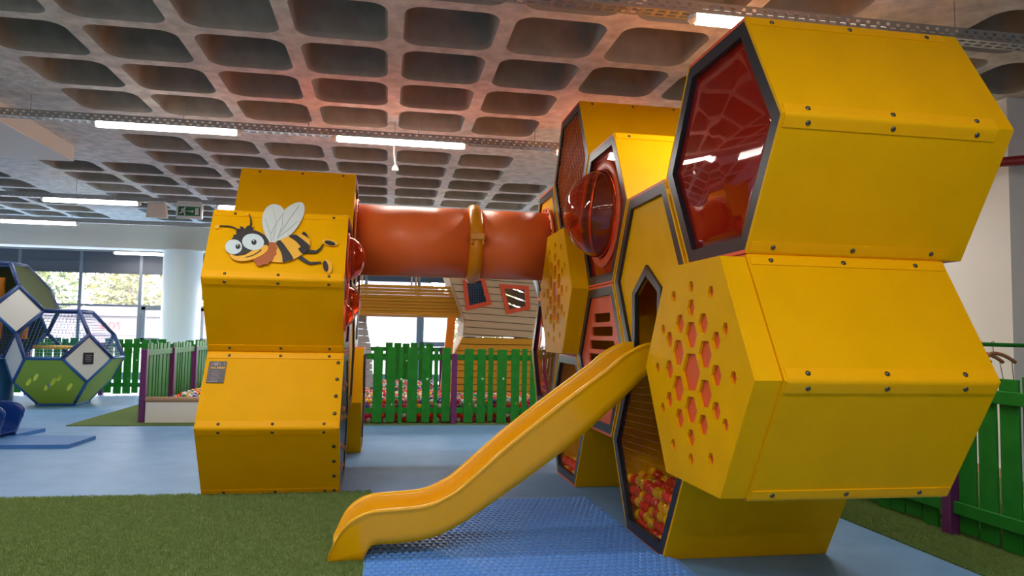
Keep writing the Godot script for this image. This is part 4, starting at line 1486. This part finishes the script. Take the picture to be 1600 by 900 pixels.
func build_right_corner() -> void:
	fence("dark green picket fence at the right edge, seen behind the big tower", Vector3(4.02, 0, -2.0), Vector3(4.02, 0, -9.5), 1.0, run_slats(7.5, 14, true), [1.26, 2.65, 4.04, 5.43])
	var t := thing("coat_rail", "green horizontal coat rail at the right edge", "coat rail", Vector3(4.3, 0, -5.3))
	var g := G.new(true)
	g.tube([Vector3(0, 1.375, 0), Vector3(1.92, 1.355, 0)], 0.017, 10)
	obj(g, "rail", M["fence green"], t)
	for x in [0.03, 1.85]:
		g = G.new(true); g.tube([Vector3(x, 0, 0), Vector3(x, 1.375, 0)], 0.017, 8); obj(g, "upright", M["fence green"], t)
		g = G.new(true); g.tube([Vector3(x, 0.02, -0.25), Vector3(x, 0.02, 0.25)], 0.017, 8); obj(g, "foot", M["fence green"], t)
	var lb := ["wooden coat hanger nearest the right edge of the coat rail", "second wooden coat hanger on the green coat rail", "wooden coat hanger hanging closest to the yellow cell"]
	for i in 3:
		t = thing("coat_hanger", lb[i], "coat hanger", Vector3(5.02 - 0.12 * i, 1.37, -5.3), "coat hangers on the green rail")
		g = G.new(true)
		var pts := []
		for q in 13:
			var f := q / 12.0 * 2.0 - 1.0
			pts.append(Vector3(f * 0.2, -0.075 - 0.075 * f * f, 0.05 * absf(f)))
		g.tube(pts, 0.016, 8)
		obj(g, "shoulder_bar", M["wood"], t)
		g = G.new(true)
		g.tube([Vector3(0, -0.07, 0), Vector3(0, -0.02, 0), Vector3(0, 0.005, 0.018), Vector3(0, 0.026, 0.0), Vector3(0, 0.01, -0.02)], 0.003, 6)
		obj(g, "hook", M["wire"], t)
		g = G.new(true)
		g.tube([Vector3(-0.17, -0.13, 0.04), Vector3(-0.15, -0.4, 0.04)], 0.003, 5)
		g.tube([Vector3(0.17, -0.13, 0.04), Vector3(0.19 + 0.03 * i, -0.32, 0.04)], 0.003, 5)
		obj(g, "clip_cord", M["wire"], t)
		t.rotation.y = 0.22
	t = thing("hook_board", "small dark board on the white wall behind the coat hangers", "board", Vector3(6.22, 1.22, -7.2))
	g = G.new(); g.box(Vector3.ZERO, Vector3(0.03, 0.33, 0.6), Basis.IDENTITY, 0.006); obj(g, "panel", M["hook board"], t)
	t = thing("sprinkler_pipe", "dark red pipe running along the top of the right-hand wall", "pipe", Vector3(6.1, 3.1, -6.4))
	g = G.new(true)
	g.tube([Vector3(-0.6, 0.12, -4.0), Vector3(-0.3, 0.1, 0.0), Vector3(0.5, 0.1, 0.6), Vector3(1.2, 0.1, 0.6)], 0.05, 10)
	obj(g, "pipe_run", M["red pipe"], t)

func build_outside() -> void:
	var g := G.new()
	g.box(Vector3(0, -0.3, -60), Vector3(160, 0.3, 77)); 
	var p := obj(g, "pavement", M["paving"]); p.set_meta("kind", "structure")
	var lb := ["leafy tree seen through the window at the far left edge", "leafy tree outside, second from the left edge", "leafy tree outside behind the gabled shop", "leafy tree outside right behind the round column", "leafy tree outside hidden by the small tower", "weeping tree seen under the left half of the yellow bridge", "leafy tree seen beside the orange leaning post"]
	for i in 7:
		tree(lb[i], Vector3(-31.0 + 6.3 * i, 0, -56.0 - 1.0 * (i % 2)), 7.4 + 0.9 * sin(i * 1.9), 2.55, M["leaf"] if i % 2 else M["leaf light"], 40 + i)
	for i in 6:
		tree(["tree of the back row, leftmost", "tree of the back row left of the shop roof", "tree of the back row above the shop roof", "tree of the back row behind the column", "tree of the back row behind the tunnel", "tree of the back row, rightmost"][i], Vector3(-31.0 + 8.2 * i, 0, -66.0), 10.5, 3.0, M["leaf light"] if i % 2 else M["leaf"], 60 + i)
	var t := thing("shop_building", "low gabled shop across the street with faded red letters", "building", Vector3(-16.8, 0, -48))
	g = G.new(); g.box(Vector3(0, 1.05, -1.5), Vector3(10.0, 2.1, 3.0)); obj(g, "wall", M["render"], t)
	g = G.new()
	g.extrude(PackedVector2Array([Vector2(-5.4, 2.1), Vector2(5.4, 2.1), Vector2(0.0, 2.85)]), Transform3D(Basis.IDENTITY, Vector3(0, 0, 0.3)), -3.6)
	obj(g, "roof", M["roof"], t)
	g = G.new(); g.box(Vector3(0.2, 0.95, 0.03), Vector3(4.5, 0.06, 0.06)); obj(g, "ledge", M["roof"], t)
	var tm := TextMesh.new()
	var fo := SystemFont.new(); fo.font_names = PackedStringArray(["Droid Sans"]); fo.font_weight = 700
	tm.font = fo; tm.text = "DOS"; tm.font_size = 64; tm.pixel_size = 0.62 / 64; tm.depth = 0.06
	put(tm, "shop_lettering", M["sign red"], t, Vector3(0.0, 1.52, 0.04))
	t = thing("street_building", "pale building outside, seen under the yellow plank bridge", "building", Vector3(0.5, 0, -40))
	g = G.new(); g.box(Vector3(0, 1.6, -2.5), Vector3(6.0, 3.2, 5.0)); obj(g, "wall", M["render"], t)
	g = G.new(); g.extrude(PackedVector2Array([Vector2(-3.3, 3.2), Vector2(3.3, 3.2), Vector2(0, 5.0)]), Transform3D(Basis.IDENTITY, Vector3(0, 0, 0.2)), -5.4); obj(g, "roof", M["roof"], t)
	for x in [-1.6, 1.4]:
		g = G.new(); g.box(Vector3(x, 1.5, 0.02), Vector3(1.0, 1.1, 0.06)); obj(g, "window", M["blind"], t)
